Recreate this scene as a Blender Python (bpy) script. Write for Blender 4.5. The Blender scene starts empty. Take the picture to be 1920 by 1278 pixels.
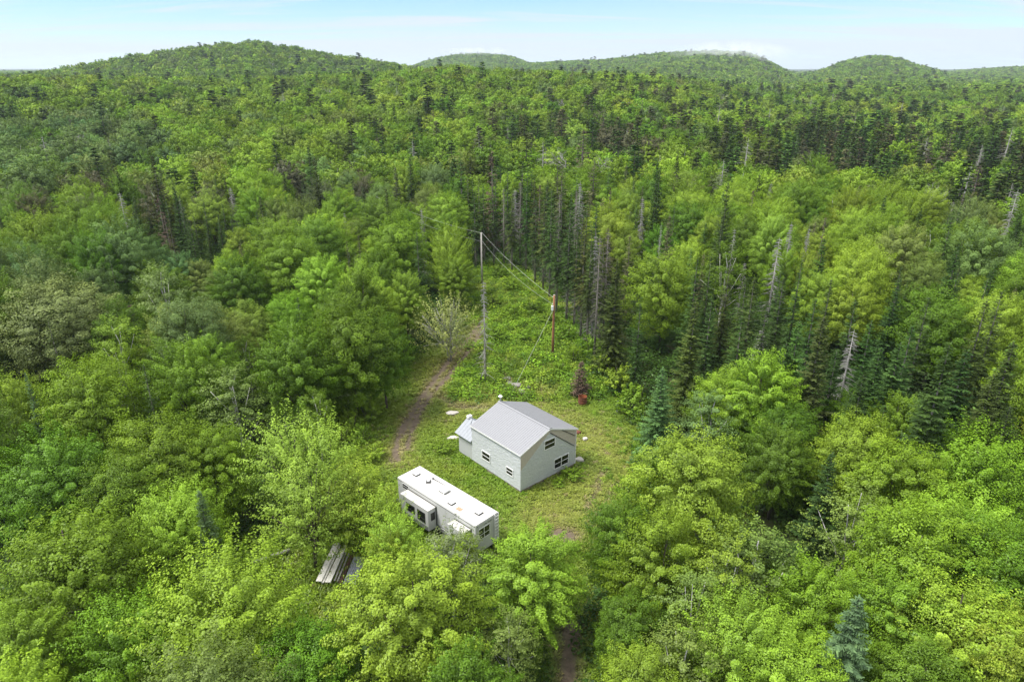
import bpy, bmesh, math, random
import numpy as np
from mathutils import Vector, Matrix

rng = np.random.default_rng(7)
random.seed(7)
sc = bpy.context.scene
COL = sc.collection
R = math.radians

# ------------------------------------------------------------------ camera
CAM_H = 36.22; PITCH = R(22.0); FPX = 1271.0; PW, PH = 1920.0, 1278.0
cd = bpy.data.cameras.new('camera'); cam = bpy.data.objects.new('camera', cd); COL.objects.link(cam)
cam.location = (0, 0, CAM_H); cam.rotation_euler = (R(90) - PITCH, 0, 0)
cd.sensor_width = 36.0; cd.lens = FPX / PW * 36.0
cd.clip_start = 0.5; cd.clip_end = 30000
sc.camera = cam

# ------------------------------------------------------------------ sky, sun, exposure
SUN_EL, SUN_AZ = 61.0, 258.0     # azimuth from north (+Y) clockwise
world = bpy.data.worlds.new('World'); sc.world = world; world.use_nodes = True
wn = world.node_tree.nodes; wl = world.node_tree.links
bg = wn['Background']; bg.inputs['Strength'].default_value = 0.085
sky = wn.new('ShaderNodeTexSky'); sky.sky_type = 'NISHITA'; sky.sun_disc = False
sky.sun_elevation = R(SUN_EL); sky.sun_rotation = R(SUN_AZ)
sky.air_density = 1.0; sky.dust_density = 0.1; sky.ozone_density = 3.0; sky.altitude = 400
tc = wn.new('ShaderNodeTexCoord')
sep = wn.new('ShaderNodeSeparateXYZ'); wl.new(tc.outputs['Generated'], sep.inputs[0])
def wmath(op, a, b=None):
    n = wn.new('ShaderNodeMath'); n.operation = op
    for i, v in enumerate((a, b)):
        if v is None: continue
        if isinstance(v, (int, float)): n.inputs[i].default_value = v
        else: wl.new(v, n.inputs[i])
    return n.outputs[0]
zz = wmath('ADD', wmath('MAXIMUM', sep.outputs['Z'], 0.0), 0.09)
cx_ = wmath('DIVIDE', sep.outputs['X'], zz); cy_ = wmath('DIVIDE', sep.outputs['Y'], zz)
cmb = wn.new('ShaderNodeCombineXYZ'); wl.new(cx_, cmb.inputs[0]); wl.new(cy_, cmb.inputs[1])
def cloud_layer(rot, scale, loc, lo, hi, detail=7, rough=0.55, dist=0.6):
    mp = wn.new('ShaderNodeMapping'); mp.inputs['Rotation'].default_value = (0, 0, R(rot)); mp.inputs['Scale'].default_value = (*scale, 1); mp.inputs['Location'].default_value = (*loc, 0)
    wl.new(cmb.outputs[0], mp.inputs[0])
    cn = wn.new('ShaderNodeTexNoise'); cn.inputs['Scale'].default_value = 1.0; cn.inputs['Detail'].default_value = detail; cn.inputs['Roughness'].default_value = rough; cn.inputs['Distortion'].default_value = dist
    wl.new(mp.outputs[0], cn.inputs['Vector'])
    cr = wn.new('ShaderNodeMapRange'); cr.interpolation_type = 'SMOOTHSTEP'; cr.inputs['From Min'].default_value = lo; cr.inputs['From Max'].default_value = hi
    wl.new(cn.outputs['Fac'], cr.inputs['Value']); return cr.outputs[0]
veil = cloud_layer(24, (0.16, 0.34), (3.3, 1.9), 0.36, 0.60, 5, 0.5)
streak = cloud_layer(38, (0.28, 1.5), (7.1, 0.4), 0.46, 0.66, 8, 0.6, 1.0)
low = wn.new('ShaderNodeMapRange'); low.inputs['From Min'].default_value = 0.075; low.inputs['From Max'].default_value = 0.0; low.inputs['To Max'].default_value = 0.28
wl.new(sep.outputs['Z'], low.inputs['Value'])          # pale air low over the hills
cover = wmath('MAXIMUM', wmath('ADD', wmath('MULTIPLY', veil, 0.85), wmath('MULTIPLY', streak, 0.75)), low.outputs[0])
cover = wmath('MINIMUM', wmath('ADD', cover, 0.06), 0.95)
skymul = wn.new('ShaderNodeMix'); skymul.data_type = 'RGBA'; skymul.blend_type = 'MULTIPLY'
skymul.inputs['Factor'].default_value = 1.0
wl.new(sky.outputs[0], skymul.inputs['A']); skymul.inputs['B'].default_value = (0.60, 0.74, 1.02, 1)
cm = wn.new('ShaderNodeMix'); cm.data_type = 'RGBA'
hi = wn.new('ShaderNodeMapRange'); hi.inputs['From Min'].default_value = 0.15; hi.inputs['From Max'].default_value = 0.5; hi.inputs['To Max'].default_value = 0.5
wl.new(sep.outputs['Z'], hi.inputs['Value'])          # the cloud veil thickens overhead
wl.new(wmath('MAXIMUM', cover, hi.outputs[0]), cm.inputs['Factor']); wl.new(skymul.outputs['Result'], cm.inputs['A'])
cb_ = wn.new('ShaderNodeMix'); cb_.data_type = 'RGBA'; up_ = wn.new('ShaderNodeMapRange'); up_.inputs['From Min'].default_value = 0.12; up_.inputs['From Max'].default_value = 0.7
wl.new(sep.outputs['Z'], up_.inputs['Value']); wl.new(up_.outputs[0], cb_.inputs['Factor'])      # as under any thin overcast the veil is brightest overhead
cb_.inputs['A'].default_value = (4.15, 4.55, 5.2, 1); cb_.inputs['B'].default_value = (8.0, 8.1, 8.1, 1); wl.new(cb_.outputs['Result'], cm.inputs['B'])
wl.new(cm.outputs['Result'], bg.inputs['Color'])

sd = bpy.data.lights.new('sun', 'SUN'); sd.energy = 2.8; sd.angle = R(22); sd.color = (1.0, 0.965, 0.91)
sun = bpy.data.objects.new('sun', sd); COL.objects.link(sun)
az = R(SUN_AZ); el = R(SUN_EL)
sdir = Vector((math.sin(az) * math.cos(el), math.cos(az) * math.cos(el), math.sin(el)))
sun.rotation_euler = sdir.to_track_quat('Z', 'Y').to_euler(); sun.location = (0, 0, 200)
vs = sc.view_settings; vs.view_transform = 'Standard'; vs.look = 'None'; vs.gamma = 1.0; vs.exposure = 1.2
sc.cycles.max_bounces = 6; sc.cycles.diffuse_bounces = 2; sc.cycles.transmission_bounces = 3; sc.cycles.glossy_bounces = 2
sc.cycles.volume_bounces = 2; sc.cycles.use_denoising = True

# ------------------------------------------------------------------ view geometry helpers (where a spot of the photo lies on the ground)
CP, SP = math.cos(PITCH), math.sin(PITCH)
def at(px, py, z=0.0):
    x = (px - PW / 2) / FPX; y = -(py - PH / 2) / FPX
    r = np.array([x, CP + y * SP, -SP + y * CP]); t = (z - CAM_H) / r[2]
    return np.array([0, 0, CAM_H]) + r * t
def project(P):
    P = np.asarray(P, float); dx = P[..., 0]; dy = P[..., 1]; dz = P[..., 2] - CAM_H
    fw = dy * CP - dz * SP; up = dy * SP + dz * CP
    fw = np.where(np.abs(fw) < 1e-6, 1e-6, fw)
    return PW / 2 + FPX * dx / fw, PH / 2 - FPX * up / fw, fw
def in_poly(px, py, poly):
    px = np.asarray(px, float); py = np.asarray(py, float); c = np.zeros(px.shape, bool); n = len(poly); j = n - 1
    for i in range(n):
        xi, yi = poly[i]; xj, yj = poly[j]
        t = ((yi > py) != (yj > py)) & (px < (xj - xi) * (py - yi) / ((yj - yi) or 1e-9) + xi)
        c ^= t; j = i
    return c

# ------------------------------------------------------------------ materials
def new_mat(name):
    m = bpy.data.materials.new(name); m.use_nodes = True
    return m, m.node_tree.nodes, m.node_tree.links, m.node_tree.nodes['Principled BSDF']
def plain(name, col, rough=0.6, metal=0.0, vary=0.0, scale=3.0, bump=0.0, bscale=20.0, col2=None):
    m, n, l, b = new_mat(name)
    b.inputs['Base Color'].default_value = (*col, 1); b.inputs['Roughness'].default_value = rough; b.inputs['Metallic'].default_value = metal
    if vary or col2:
        t = n.new('ShaderNodeTexCoord'); ns = n.new('ShaderNodeTexNoise'); ns.inputs['Scale'].default_value = scale; ns.inputs['Detail'].default_value = 6
        ns.inputs['Roughness'].default_value = 0.65
        l.new(t.outputs['Object'], ns.inputs['Vector'])
        r = n.new('ShaderNodeMapRange'); r.inputs['From Min'].default_value = 0.3; r.inputs['From Max'].default_value = 0.7
        l.new(ns.outputs['Fac'], r.inputs['Value'])
        mx = n.new('ShaderNodeMix'); mx.data_type = 'RGBA'; l.new(r.outputs[0], mx.inputs['Factor'])
        c2 = col2 or tuple(c * (1 - vary) for c in col)
        mx.inputs['A'].default_value = (*col, 1); mx.inputs['B'].default_value = (*c2, 1)
        l.new(mx.outputs['Result'], b.inputs['Base Color'])
    if bump:
        t = n.new('ShaderNodeTexCoord'); ns = n.new('ShaderNodeTexNoise'); ns.inputs['Scale'].default_value = bscale; ns.inputs['Detail'].default_value = 5
        l.new(t.outputs['Object'], ns.inputs['Vector'])
        bp = n.new('ShaderNodeBump'); bp.inputs['Strength'].default_value = bump; bp.inputs['Distance'].default_value = 0.05
        l.new(ns.outputs['Fac'], bp.inputs['Height']); l.new(bp.outputs[0], b.inputs['Normal'])
    return m

def leaf_mat(name, trans=0.32, gloss=0.05, tint_mul=(1, 1, 1), warm=0.08):
    """foliage: the tree's own tint times the leaf's own tone; young leaves a little yellower"""
    m, n, l, b = new_mat(name)
    out = n['Material Output']; n.remove(b)
    a = n.new('ShaderNodeAttribute'); a.attribute_type = 'INSTANCER'; a.attribute_name = 'tint'
    t = n.new('ShaderNodeAttribute'); t.attribute_type = 'GEOMETRY'; t.attribute_name = 'tone'
    mul = n.new('ShaderNodeVectorMath'); mul.operation = 'MULTIPLY'; l.new(a.outputs['Color'], mul.inputs[0])
    cb = n.new('ShaderNodeCombineXYZ')
    pw = n.new('ShaderNodeMath'); pw.operation = 'POWER'; l.new(t.outputs['Fac'], pw.inputs[0]); pw.inputs[1].default_value = 1.0 + warm
    l.new(pw.outputs[0], cb.inputs[0]); l.new(t.outputs['Fac'], cb.inputs[1])
    pb = n.new('ShaderNodeMath'); pb.operation = 'POWER'; l.new(t.outputs['Fac'], pb.inputs[0]); pb.inputs[1].default_value = 0.7
    l.new(pb.outputs[0], cb.inputs[2])
    l.new(cb.outputs[0], mul.inputs[1])
    m2 = n.new('ShaderNodeVectorMath'); m2.operation = 'MULTIPLY'; l.new(mul.outputs[0], m2.inputs[0]); m2.inputs[1].default_value = tint_mul
    d = n.new('ShaderNodeBsdfDiffuse'); l.new(m2.outputs[0], d.inputs['Color'])
    tr = n.new('ShaderNodeBsdfTranslucent')
    m3 = n.new('ShaderNodeVectorMath'); m3.operation = 'MULTIPLY'; l.new(m2.outputs[0], m3.inputs[0]); m3.inputs[1].default_value = (1.15, 1.1, 0.6)
    l.new(m3.outputs[0], tr.inputs['Color'])
    mix = n.new('ShaderNodeMixShader'); mix.inputs[0].default_value = trans; l.new(d.outputs[0], mix.inputs[1]); l.new(tr.outputs[0], mix.inputs[2])
    g = n.new('ShaderNodeBsdfGlossy'); g.inputs['Roughness'].default_value = 0.45; g.inputs['Color'].default_value = (1, 1, 1, 1)
    mg = n.new('ShaderNodeMixShader'); mg.inputs[0].default_value = gloss; l.new(mix.outputs[0], mg.inputs[1]); l.new(g.outputs[0], mg.inputs[2])
    l.new(mg.outputs[0], out.inputs['Surface'])
    return m

M = {}
M['leaf'] = leaf_mat('broadleaf_foliage', 0.20, 0.012)
M['needle'] = leaf_mat('spruce_needles', 0.12, 0.006, warm=0.05)
M['grass'] = leaf_mat('grass_blades', 0.3, 0.02)
M['bark'] = plain('grey_brown_bark', (0.10, 0.08, 0.062), 0.9, vary=0.5, scale=6, bump=0.4)
M['birchbark'] = plain('pale_birch_bark', (0.62, 0.60, 0.55), 0.8, scale=5, col2=(0.36, 0.34, 0.31))
M['sprucebark'] = plain('grey_spruce_bark', (0.25, 0.222, 0.19), 0.9, vary=0.5, scale=5)
M['deadwood'] = plain('weathered_deadwood', (0.37, 0.355, 0.325), 0.9, vary=0.35, scale=4)
M['brownneedle'] = plain('dead_brown_needles', (0.105, 0.068, 0.042), 0.95, vary=0.5, scale=5)
M['white'] = plain('white_trim_paint', (0.80, 0.80, 0.78), 0.5, vary=0.06)
M['glass'] = plain('dark_window_glass', (0.012, 0.013, 0.013), 0.08)
M['black'] = plain('black_rubber', (0.02, 0.02, 0.02), 0.7)

# ------------------------------------------------------------------ mesh helpers
class Buf:
    """collects faces and builds ONE mesh object"""
    def __init__(s): s.v = []; s.f = []; s.n = 0
    def add(s, verts, faces, mat=0, tone=1.0):
        verts = np.asarray(verts, np.float32).reshape(-1, 3); faces = np.asarray(faces, np.int64)
        s.v.append(verts); s.f.append((faces + s.n, mat, np.broadcast_to(np.asarray(tone, np.float32), (len(faces),)))); s.n += len(verts)
    def box(s, lo, hi, mat=0):
        x0, y0, z0 = lo; x1, y1, z1 = hi
        s.add([(x0,y0,z0),(x1,y0,z0),(x1,y1,z0),(x0,y1,z0),(x0,y0,z1),(x1,y0,z1),(x1,y1,z1),(x0,y1,z1)],
              [(0,3,2,1),(4,5,6,7),(0,1,5,4),(1,2,6,5),(2,3,7,6),(3,0,4,7)], mat)
    def prism(s, poly, d, mat=0):
        """poly: list of 3D points (planar, convex), d: extrusion vector"""
        n = len(poly); P = np.array(poly, float); Q = P + np.array(d, float)
        base = s.n
        s.v.append(np.vstack([P, Q]).astype(np.float32)); s.n += 2 * n
        fs = [list(range(n))[::-1], list(range(n, 2 * n))] + [[i, (i + 1) % n, (i + 1) % n + n, i + n] for i in range(n)]
        for f in fs: s.f.append((np.array([f]) + base, mat, np.ones(1, np.float32)))
    def tube(s, pts, rad, n=6, mat=0, cap=True):
        pts = np.asarray(pts, float); k = len(pts)
        rad = np.broadcast_to(np.asarray(rad, float), (k,))
        t = np.gradient(pts, axis=0); t /= np.linalg.norm(t, axis=1)[:, None] + 1e-9
        ref = np.array([1, 0, 0.]) if abs(t[0][0]) < 0.8 else np.array([0, 1, 0.])
        a = np.cross(t, ref); a /= np.linalg.norm(a, axis=1)[:, None] + 1e-9; b = np.cross(t, a)
        an = np.linspace(0, 2 * math.pi, n, endpoint=False)
        ring = pts[:, None] + rad[:, None, None] * (a[:, None] * np.cos(an)[None, :, None] + b[:, None] * np.sin(an)[None, :, None])
        i = np.arange(k - 1)[:, None]; j = np.arange(n)[None]
        f = np.stack([i * n + j, i * n + (j + 1) % n, (i + 1) * n + (j + 1) % n, (i + 1) * n + j], -1).reshape(-1, 4)
        base = s.n
        s.add(ring.reshape(-1, 3), f, mat)
        if cap:
            s.f.append((np.array([list(range((k - 1) * n, k * n))]) + base, mat, np.ones(1, np.float32)))
            s.f.append((np.array([list(range(n))[::-1]]) + base, mat, np.ones(1, np.float32)))
    def mesh(s, name, mats, smooth=False, tone=False):
        me = bpy.data.meshes.new(name)
        v = np.vstack(s.v); me.vertices.add(len(v)); me.vertices.foreach_set('co', v.ravel())
        li = []; st = []; mi = []; tn = []; o = 0
        for f, m, t in s.f:
            k = f.shape[1]; li.append(f.ravel()); st.append(o + np.arange(len(f)) * k); o += f.size
            mi.append(np.full(len(f), m)); tn.append(t)
        li = np.concatenate(li); st = np.concatenate(st)
        me.loops.add(len(li)); me.loops.foreach_set('vertex_index', li.astype(np.int32))
        me.polygons.add(len(st)); me.polygons.foreach_set('loop_start', st.astype(np.int32))
        me.polygons.foreach_set('material_index', np.concatenate(mi).astype(np.int32))
        me.polygons.foreach_set('use_smooth', np.full(len(st), bool(smooth)))
        if tone: me.attributes.new('tone', 'FLOAT', 'FACE').data.foreach_set('value', np.concatenate(tn).astype(np.float32))
        me.update(calc_edges=True)
        for m in mats: me.materials.append(M[m] if isinstance(m, str) else m)
        return me
    def obj(s, name, mats, parent=None, smooth=False, tone=False, loc=None):
        o = bpy.data.objects.new(name, s.mesh(name, mats, smooth, tone)); COL.objects.link(o)
        if parent: o.parent = parent
        if loc is not None: o.location = loc
        return o
def tag(o, label, cat, group=None):
    o['label'] = label; o['category'] = cat
    if group: o['group'] = group
    return o
def thing(name, label, cat, loc=(0, 0, 0), rz=0.0, group=None):
    o = bpy.data.objects.new(name, None); COL.objects.link(o); o.empty_display_size = 0.3
    o.location = loc; o.rotation_euler = (0, 0, rz)
    return tag(o, label, cat, group)
def bevel_obj(name, dims, loc, mat, parent, bev=0.06, seg=3):
    bm = bmesh.new(); bmesh.ops.create_cube(bm, size=1.0)
    for v in bm.verts: v.co = Vector((v.co.x * dims[0], v.co.y * dims[1], v.co.z * dims[2]))
    bmesh.ops.bevel(bm, geom=bm.edges[:], offset=bev, segments=seg, affect='EDGES', profile=0.6)
    me = bpy.data.meshes.new(name); bm.to_mesh(me); bm.free(); me.materials.append(M[mat] if isinstance(mat, str) else mat)
    for p in me.polygons: p.use_smooth = False
    o = bpy.data.objects.new(name, me); COL.objects.link(o); o.parent = parent; o.location = loc
    return o
def nrm(a): return a / (np.linalg.norm(a, axis=-1, keepdims=True) + 1e-9)

# ------------------------------------------------------------------ terrain
def sstep(x, a, b):
    t = np.clip((x - a) / (b - a), 0, 1); return t * t * (3 - 2 * t)
def col_of(x, y):
    return 960 + FPX * x / np.maximum(y * CP + 33 * SP, 1.0)
TREE_T = 13.0
def z_for(ypx, d):   # ground height that puts a 13 m canopy at photo row ypx when d metres away
    dep = PITCH - np.arctan((PH / 2 - np.asarray(ypx, float)) / FPX)
    return CAM_H - d * np.tan(dep) - (TREE_T if d < 900 else 16.5)
RIDGES = [ # (start distance, crest distance, back distance, photo columns, photo rows of the crest canopy)
  (130, 520, 900, [-400, 0, 200, 450, 700, 850, 950, 1050, 1120, 1220, 1310, 1400, 1480, 2400], [150, 151, 150, 149, 143, 129, 137, 141, 143, 152, 166, 182, 196, 196]),
  (560, 1050, 1500, [-600, -200, 0, 60, 140, 200, 260, 330, 420, 490, 560, 620, 680, 740, 800, 900, 1000], [150, 142, 137, 136, 124, 114, 106, 97, 86, 78, 86, 99, 108, 118, 130, 146, 170]),
  (1500, 2500, 3200, [700, 775, 800, 830, 860, 890, 930, 960, 985, 1010, 1060, 1150], [150, 122, 112, 105, 101, 99, 100, 104, 114, 122, 135, 160]),
  (1000, 2050, 2800, [700, 800, 960, 1000, 1050, 1100, 1150, 1200, 1260, 1330, 1395, 1430, 1460, 1490, 1520, 1600], [150, 128, 119, 116, 114, 112, 108, 101, 96, 93, 97, 109, 124, 137, 147, 175]),
  (1100, 2000, 2700, [1420, 1490, 1520, 1545, 1580, 1620, 1650, 1680, 1710, 1745, 1775, 1830, 1900], [160, 138, 134, 127, 113, 105, 105, 109, 119, 127, 137, 150, 175]),
  (1800, 3100, 3900, [1600, 1700, 1770, 1800, 1850, 1920, 2100, 2500], [150, 140, 134, 129, 126, 123, 121, 118]),
]
def terrain(x, y):
    x = np.asarray(x, float); y = np.asarray(y, float)
    d = np.hypot(x, y); u = col_of(x, np.maximum(y, 1.0)); z = np.zeros(x.shape)
    for d1, d2, d3, us, ys in RIDGES:
        zc = z_for(np.interp(u, us, ys), d2)
        rise = np.clip((d - d1) / (d2 - d1), 0, 1) ** 1.35
        fall = 1 - 0.55 * sstep(d, d2 + 60, d3)
        z = np.maximum(z, np.maximum(zc, 0) * np.where(d < d2, rise, fall) * (y > 1))
    und = (np.sin(x * 0.021 + 1.3) * np.sin(y * 0.017 + 0.4) * 2.2 + np.sin(x * 0.006 - y * 0.009) * 2.0) * sstep(d, 160, 420)
    return z + und * (1 - 0.5 * sstep(d, 1200, 2200))

# ---- what lies on the clearing floor (world-space fields)
def seg_dist(x, y, pts):
    best = np.full(np.shape(x), 1e9)
    for (x0, y0), (x1, y1) in zip(pts[:-1], pts[1:]):
        dx, dy = x1 - x0, y1 - y0; t = np.clip(((x - x0) * dx + (y - y0) * dy) / (dx * dx + dy * dy + 1e-9), 0, 1)
        best = np.minimum(best, np.hypot(x - x0 - t * dx, y - y0 - t * dy))
    return best
def P2(pts): return [tuple(at(a, b)[:2]) for a, b in pts]
RUTS = [ (P2([(905, 600), (872, 640), (838, 680), (803, 725), (778, 765), (756, 800), (744, 830), (742, 862)]), 0.62, 1.1),
         (P2([(905, 610), (888, 645), (853, 690), (828, 718), (806, 742), (786, 772), (772, 806), (762, 840)]), 0.56, 1.1),
         (P2([(818, 735), (838, 750), (865, 762), (905, 762)]), 0.75, 0.62),
         (P2([(1132, 880), (1120, 915), (1100, 955)]), 0.34, 0.7), (P2([(1160, 905), (1140, 935), (1118, 962)]), 0.34, 0.6),
         (P2([(1050, 1002), (1066, 1004)]), 1.0, 1.3), (P2([(1052, 1030), (1062, 1012)]), 0.6, 1.0),
         (P2([(1072, 1175), (1066, 1225), (1062, 1285)]), 0.85, 1.2),
         (P2([(945, 706), (962, 722), (990, 735)]), 0.6, 0.7)]
CLEAR_W = P2([(640, 820), (668, 770), (720, 725), (765, 685), (800, 652), (850, 630), (880, 600), (893, 530), (905, 500), (935, 488), (990, 508), (1045, 560), (1085, 625), (1098, 690), (1125, 720), (1155, 770), (1188, 820), (1195, 880), (1175, 935), (1135, 975), (1105, 1030), (1095, 1120), (1098, 1290), (1035, 1290), (1035, 1120), (1000, 1100), (900, 1080), (780, 1050), (700, 1010), (650, 900)])
GLADE_W = P2([(430, 1010), (520, 1020), (640, 1020), (680, 1040), (670, 1110), (620, 1160), (540, 1185), (480, 1160), (440, 1080)])
WORN_C = P2([(880, 770), (1000, 742), (1095, 800), (1140, 860), (1115, 945), (1040, 985)])
def hash_noise(x, y, s):
    x = np.asarray(x) / s; y = np.asarray(y) / s
    xi = np.floor(x); yi = np.floor(y); fx = x - xi; fy = y - yi; fx = fx * fx * (3 - 2 * fx); fy = fy * fy * (3 - 2 * fy)
    h = lambda a, b: np.modf(np.abs(np.sin(a * 127.1 + b * 311.7) * 43758.5453))[0]
    return (h(xi, yi) * (1 - fx) + h(xi + 1, yi) * fx) * (1 - fy) + (h(xi, yi + 1) * (1 - fx) + h(xi + 1, yi + 1) * fx) * fy
def fbm(x, y, s): return 0.5 * hash_noise(x, y, s) + 0.3 * hash_noise(x + 31, y + 17, s / 2.1) + 0.2 * hash_noise(x + 7, y + 91, s / 4.3)
def dirt_at(x, y):
    d = np.zeros(np.shape(x))
    for pts, w, k in RUTS: d = np.maximum(d, k * np.exp(-(seg_dist(x, y, pts) / w) ** 2))
    return np.clip(d * (0.55 + 0.9 * fbm(x, y, 1.3)), 0, 1)
def worn_at(x, y):
    k = np.exp(-(seg_dist(x, y, WORN_C) / 4.2) ** 2); k = np.maximum(k, 0.8 * np.exp(-(seg_dist(x, y, RUTS[0][0]) / 2.6) ** 2))
    return np.clip(k * (0.12 + 1.2 * fbm(x + 50, y, 3.5)), 0, 1)
MEADOW_W = P2([(1785, 366), (1850, 360), (1870, 390), (1785, 398)])
def clear_at(x, y): return in_poly(x, y, CLEAR_W) | in_poly(x, y, GLADE_W)

def geo(start, first, ratio, end):
    v = [start]; s = first
    while abs(v[-1]) < abs(end): v.append(v[-1] + s); s *= ratio
    return v
xs = np.array([-a for a in geo(34, 0.8, 1.16, 9500)][::-1] + list(np.arange(-33.6, 33.7, 0.4)) + geo(34, 0.8, 1.16, 9500))
ys = np.array([-a for a in geo(0, 4, 1.35, 2500)][::-1] + list(np.arange(4, 28, 4.0)) + list(np.arange(28, 132, 0.4)) + geo(132, 0.8, 1.05, 2500) + geo(2640, 120, 1.15, 9500))
ys = np.unique(np.round(ys, 3))
gx, gy = np.meshgrid(xs, ys); gz = terrain(gx, gy)
near = (np.abs(gx) < 60) & (gy > 20) & (gy < 150)
gz = gz + np.where(near, (fbm(gx, gy, 2.2) - 0.5) * 0.16, 0) - np.where(near, 0.07 * dirt_at(gx, gy), 0) - 0.04
nx_, ny_ = len(xs), len(ys)
i, j = np.meshgrid(np.arange(nx_ - 1), np.arange(ny_ - 1)); k = j * nx_ + i
b = Buf(); b.add(np.stack([gx, gy, gz], -1), np.stack([k, k + 1, k + nx_ + 1, k + nx_], -1).reshape(-1, 4))
m, n, l, bs = new_mat('forest_floor_and_clearing'); M['ground'] = m
bs.inputs['Roughness'].default_value = 0.95; bs.inputs['Specular IOR Level'].default_value = 0.1
def attr(n, name):
    a = n.new('ShaderNodeAttribute'); a.attribute_name = name; return a.outputs['Fac']
def ramp_noise(n, l, scale, detail, lo, hi):
    t = n.new('ShaderNodeNewGeometry'); ns = n.new('ShaderNodeTexNoise'); ns.inputs['Scale'].default_value = scale; ns.inputs['Detail'].default_value = detail
    ns.inputs['Roughness'].default_value = 0.7; l.new(t.outputs['Position'], ns.inputs['Vector'])
    r = n.new('ShaderNodeMapRange'); r.inputs['From Min'].default_value = lo; r.inputs['From Max'].default_value = hi; l.new(ns.outputs['Fac'], r.inputs['Value'])
    return r.outputs[0]
def mixc(n, l, f, a, b):
    x = n.new('ShaderNodeMix'); x.data_type = 'RGBA'
    if isinstance(f, float): x.inputs['Factor'].default_value = f
    else: l.new(f, x.inputs['Factor'])
    for nm, v in (('A', a), ('B', b)):
        if isinstance(v, tuple): x.inputs[nm].default_value = (*v, 1)
        else: l.new(v, x.inputs[nm])
    return x.outputs['Result']
floor_c = mixc(n, l, ramp_noise(n, l, 0.6, 6, 0.35, 0.65), (0.030, 0.05, 0.012), (0.045, 0.042, 0.018))
grass_c = mixc(n, l, ramp_noise(n, l, 0.5, 7, 0.35, 0.65), (0.085, 0.15, 0.02), (0.13, 0.17, 0.03))
worn_c = mixc(n, l, ramp_noise(n, l, 1.6, 7, 0.35, 0.65), (0.17, 0.17, 0.045), (0.15, 0.115, 0.05))
dirt_c = mixc(n, l, ramp_noise(n, l, 2.2, 8, 0.35, 0.65), (0.092, 0.072, 0.053), (0.165, 0.127, 0.092))
c = mixc(n, l, attr(n, 'clearing'), floor_c, grass_c); c = mixc(n, l, attr(n, 'worn'), c, worn_c); c = mixc(n, l, attr(n, 'dirt'), c, dirt_c)
l.new(c, bs.inputs['Base Color'])
ns = n.new('ShaderNodeTexNoise'); ns.inputs['Scale'].default_value = 3.0; ns.inputs['Detail'].default_value = 8
gp = n.new('ShaderNodeNewGeometry'); l.new(gp.outputs['Position'], ns.inputs['Vector'])
bp = n.new('ShaderNodeBump'); bp.inputs['Strength'].default_value = 0.5; bp.inputs['Distance'].default_value = 0.12; l.new(ns.outputs['Fac'], bp.inputs['Height']); l.new(bp.outputs[0], bs.inputs['Normal'])
ground = b.obj('ground', ['ground'], smooth=True); ground['kind'] = 'structure'
fx_, fy_ = gx.ravel(), gy.ravel()
for nm, fn in (('dirt', dirt_at), ('worn', worn_at), ('clearing', lambda x, y: clear_at(x, y).astype(float))):
    v = np.zeros(fx_.shape, np.float32); s_ = near.ravel(); v[s_] = fn(fx_[s_], fy_[s_])
    if nm == 'clearing': v[in_poly(fx_, fy_, MEADOW_W)] = 1.0
    ground.data.attributes.new(nm, 'FLOAT', 'POINT').data.foreach_set('value', v)

# ================================================================== the house
HN = (0.77, 52.40, 0.0); HA = 0.717; HW, HL, EZ, RZ = 7.17, 7.15, 4.10, 5.44
house = thing('house', 'small grey wrapped cabin with ribbed metal gable roof standing in the clearing', 'house', HN, HA)
def wrap_mat():
    m, n, l, b = new_mat('wrinkled_grey_house_wrap')
    b.inputs['Roughness'].default_value = 0.55
    t = n.new('ShaderNodeTexCoord'); mp = n.new('ShaderNodeMapping'); mp.inputs['Scale'].default_value = (1, 1, 2.4); l.new(t.outputs['Object'], mp.inputs[0])
    ns = n.new('ShaderNodeTexNoise'); ns.inputs['Scale'].default_value = 1.7; ns.inputs['Detail'].default_value = 5; ns.inputs['Distortion'].default_value = 1.6; l.new(mp.outputs[0], ns.inputs['Vector'])
    sx = n.new('ShaderNodeSeparateXYZ'); l.new(t.outputs['Object'], sx.inputs[0])
    wv = n.new('ShaderNodeMath'); wv.operation = 'FRACT'; dv = n.new('ShaderNodeMath'); dv.operation = 'DIVIDE'; l.new(sx.outputs['Z'], dv.inputs[0]); dv.inputs[1].default_value = 0.92
    l.new(dv.outputs[0], wv.inputs[0])
    lt = n.new('ShaderNodeMath'); lt.operation = 'LESS_THAN'; l.new(wv.outputs[0], lt.inputs[0]); lt.inputs[1].default_value = 0.035
    r = n.new('ShaderNodeMapRange'); r.inputs['From Min'].default_value = 0.3; r.inputs['From Max'].default_value = 0.7; l.new(ns.outputs['Fac'], r.inputs['Value'])
    c = mixc(n, l, r.outputs[0], (0.49, 0.515, 0.52), (0.575, 0.595, 0.60))
    h2 = n.new('ShaderNodeMath'); h2.operation = 'MULTIPLY'; l.new(lt.outputs[0], h2.inputs[0]); h2.inputs[1].default_value = 0.35
    c = mixc(n, l, h2.outputs[0], c, (0.31, 0.35, 0.35))
    l.new(c, b.inputs['Base Color'])
    bp = n.new('ShaderNodeBump'); bp.inputs['Strength'].default_value = 0.55; bp.inputs['Distance'].default_value = 0.10; l.new(ns.outputs['Fac'], bp.inputs['Height']); l.new(bp.outputs[0], b.inputs['Normal'])
    return m
M['wrap'] = wrap_mat()
M['annexwall'] = plain('pale_grey_panel', (0.46, 0.475, 0.47), 0.6, vary=0.08, scale=2, bump=0.1, bscale=3)
M['osb'] = plain('bare_beige_sheathing', (0.44, 0.385, 0.31), 0.8, scale=5, col2=(0.53, 0.49, 0.42))
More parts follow.
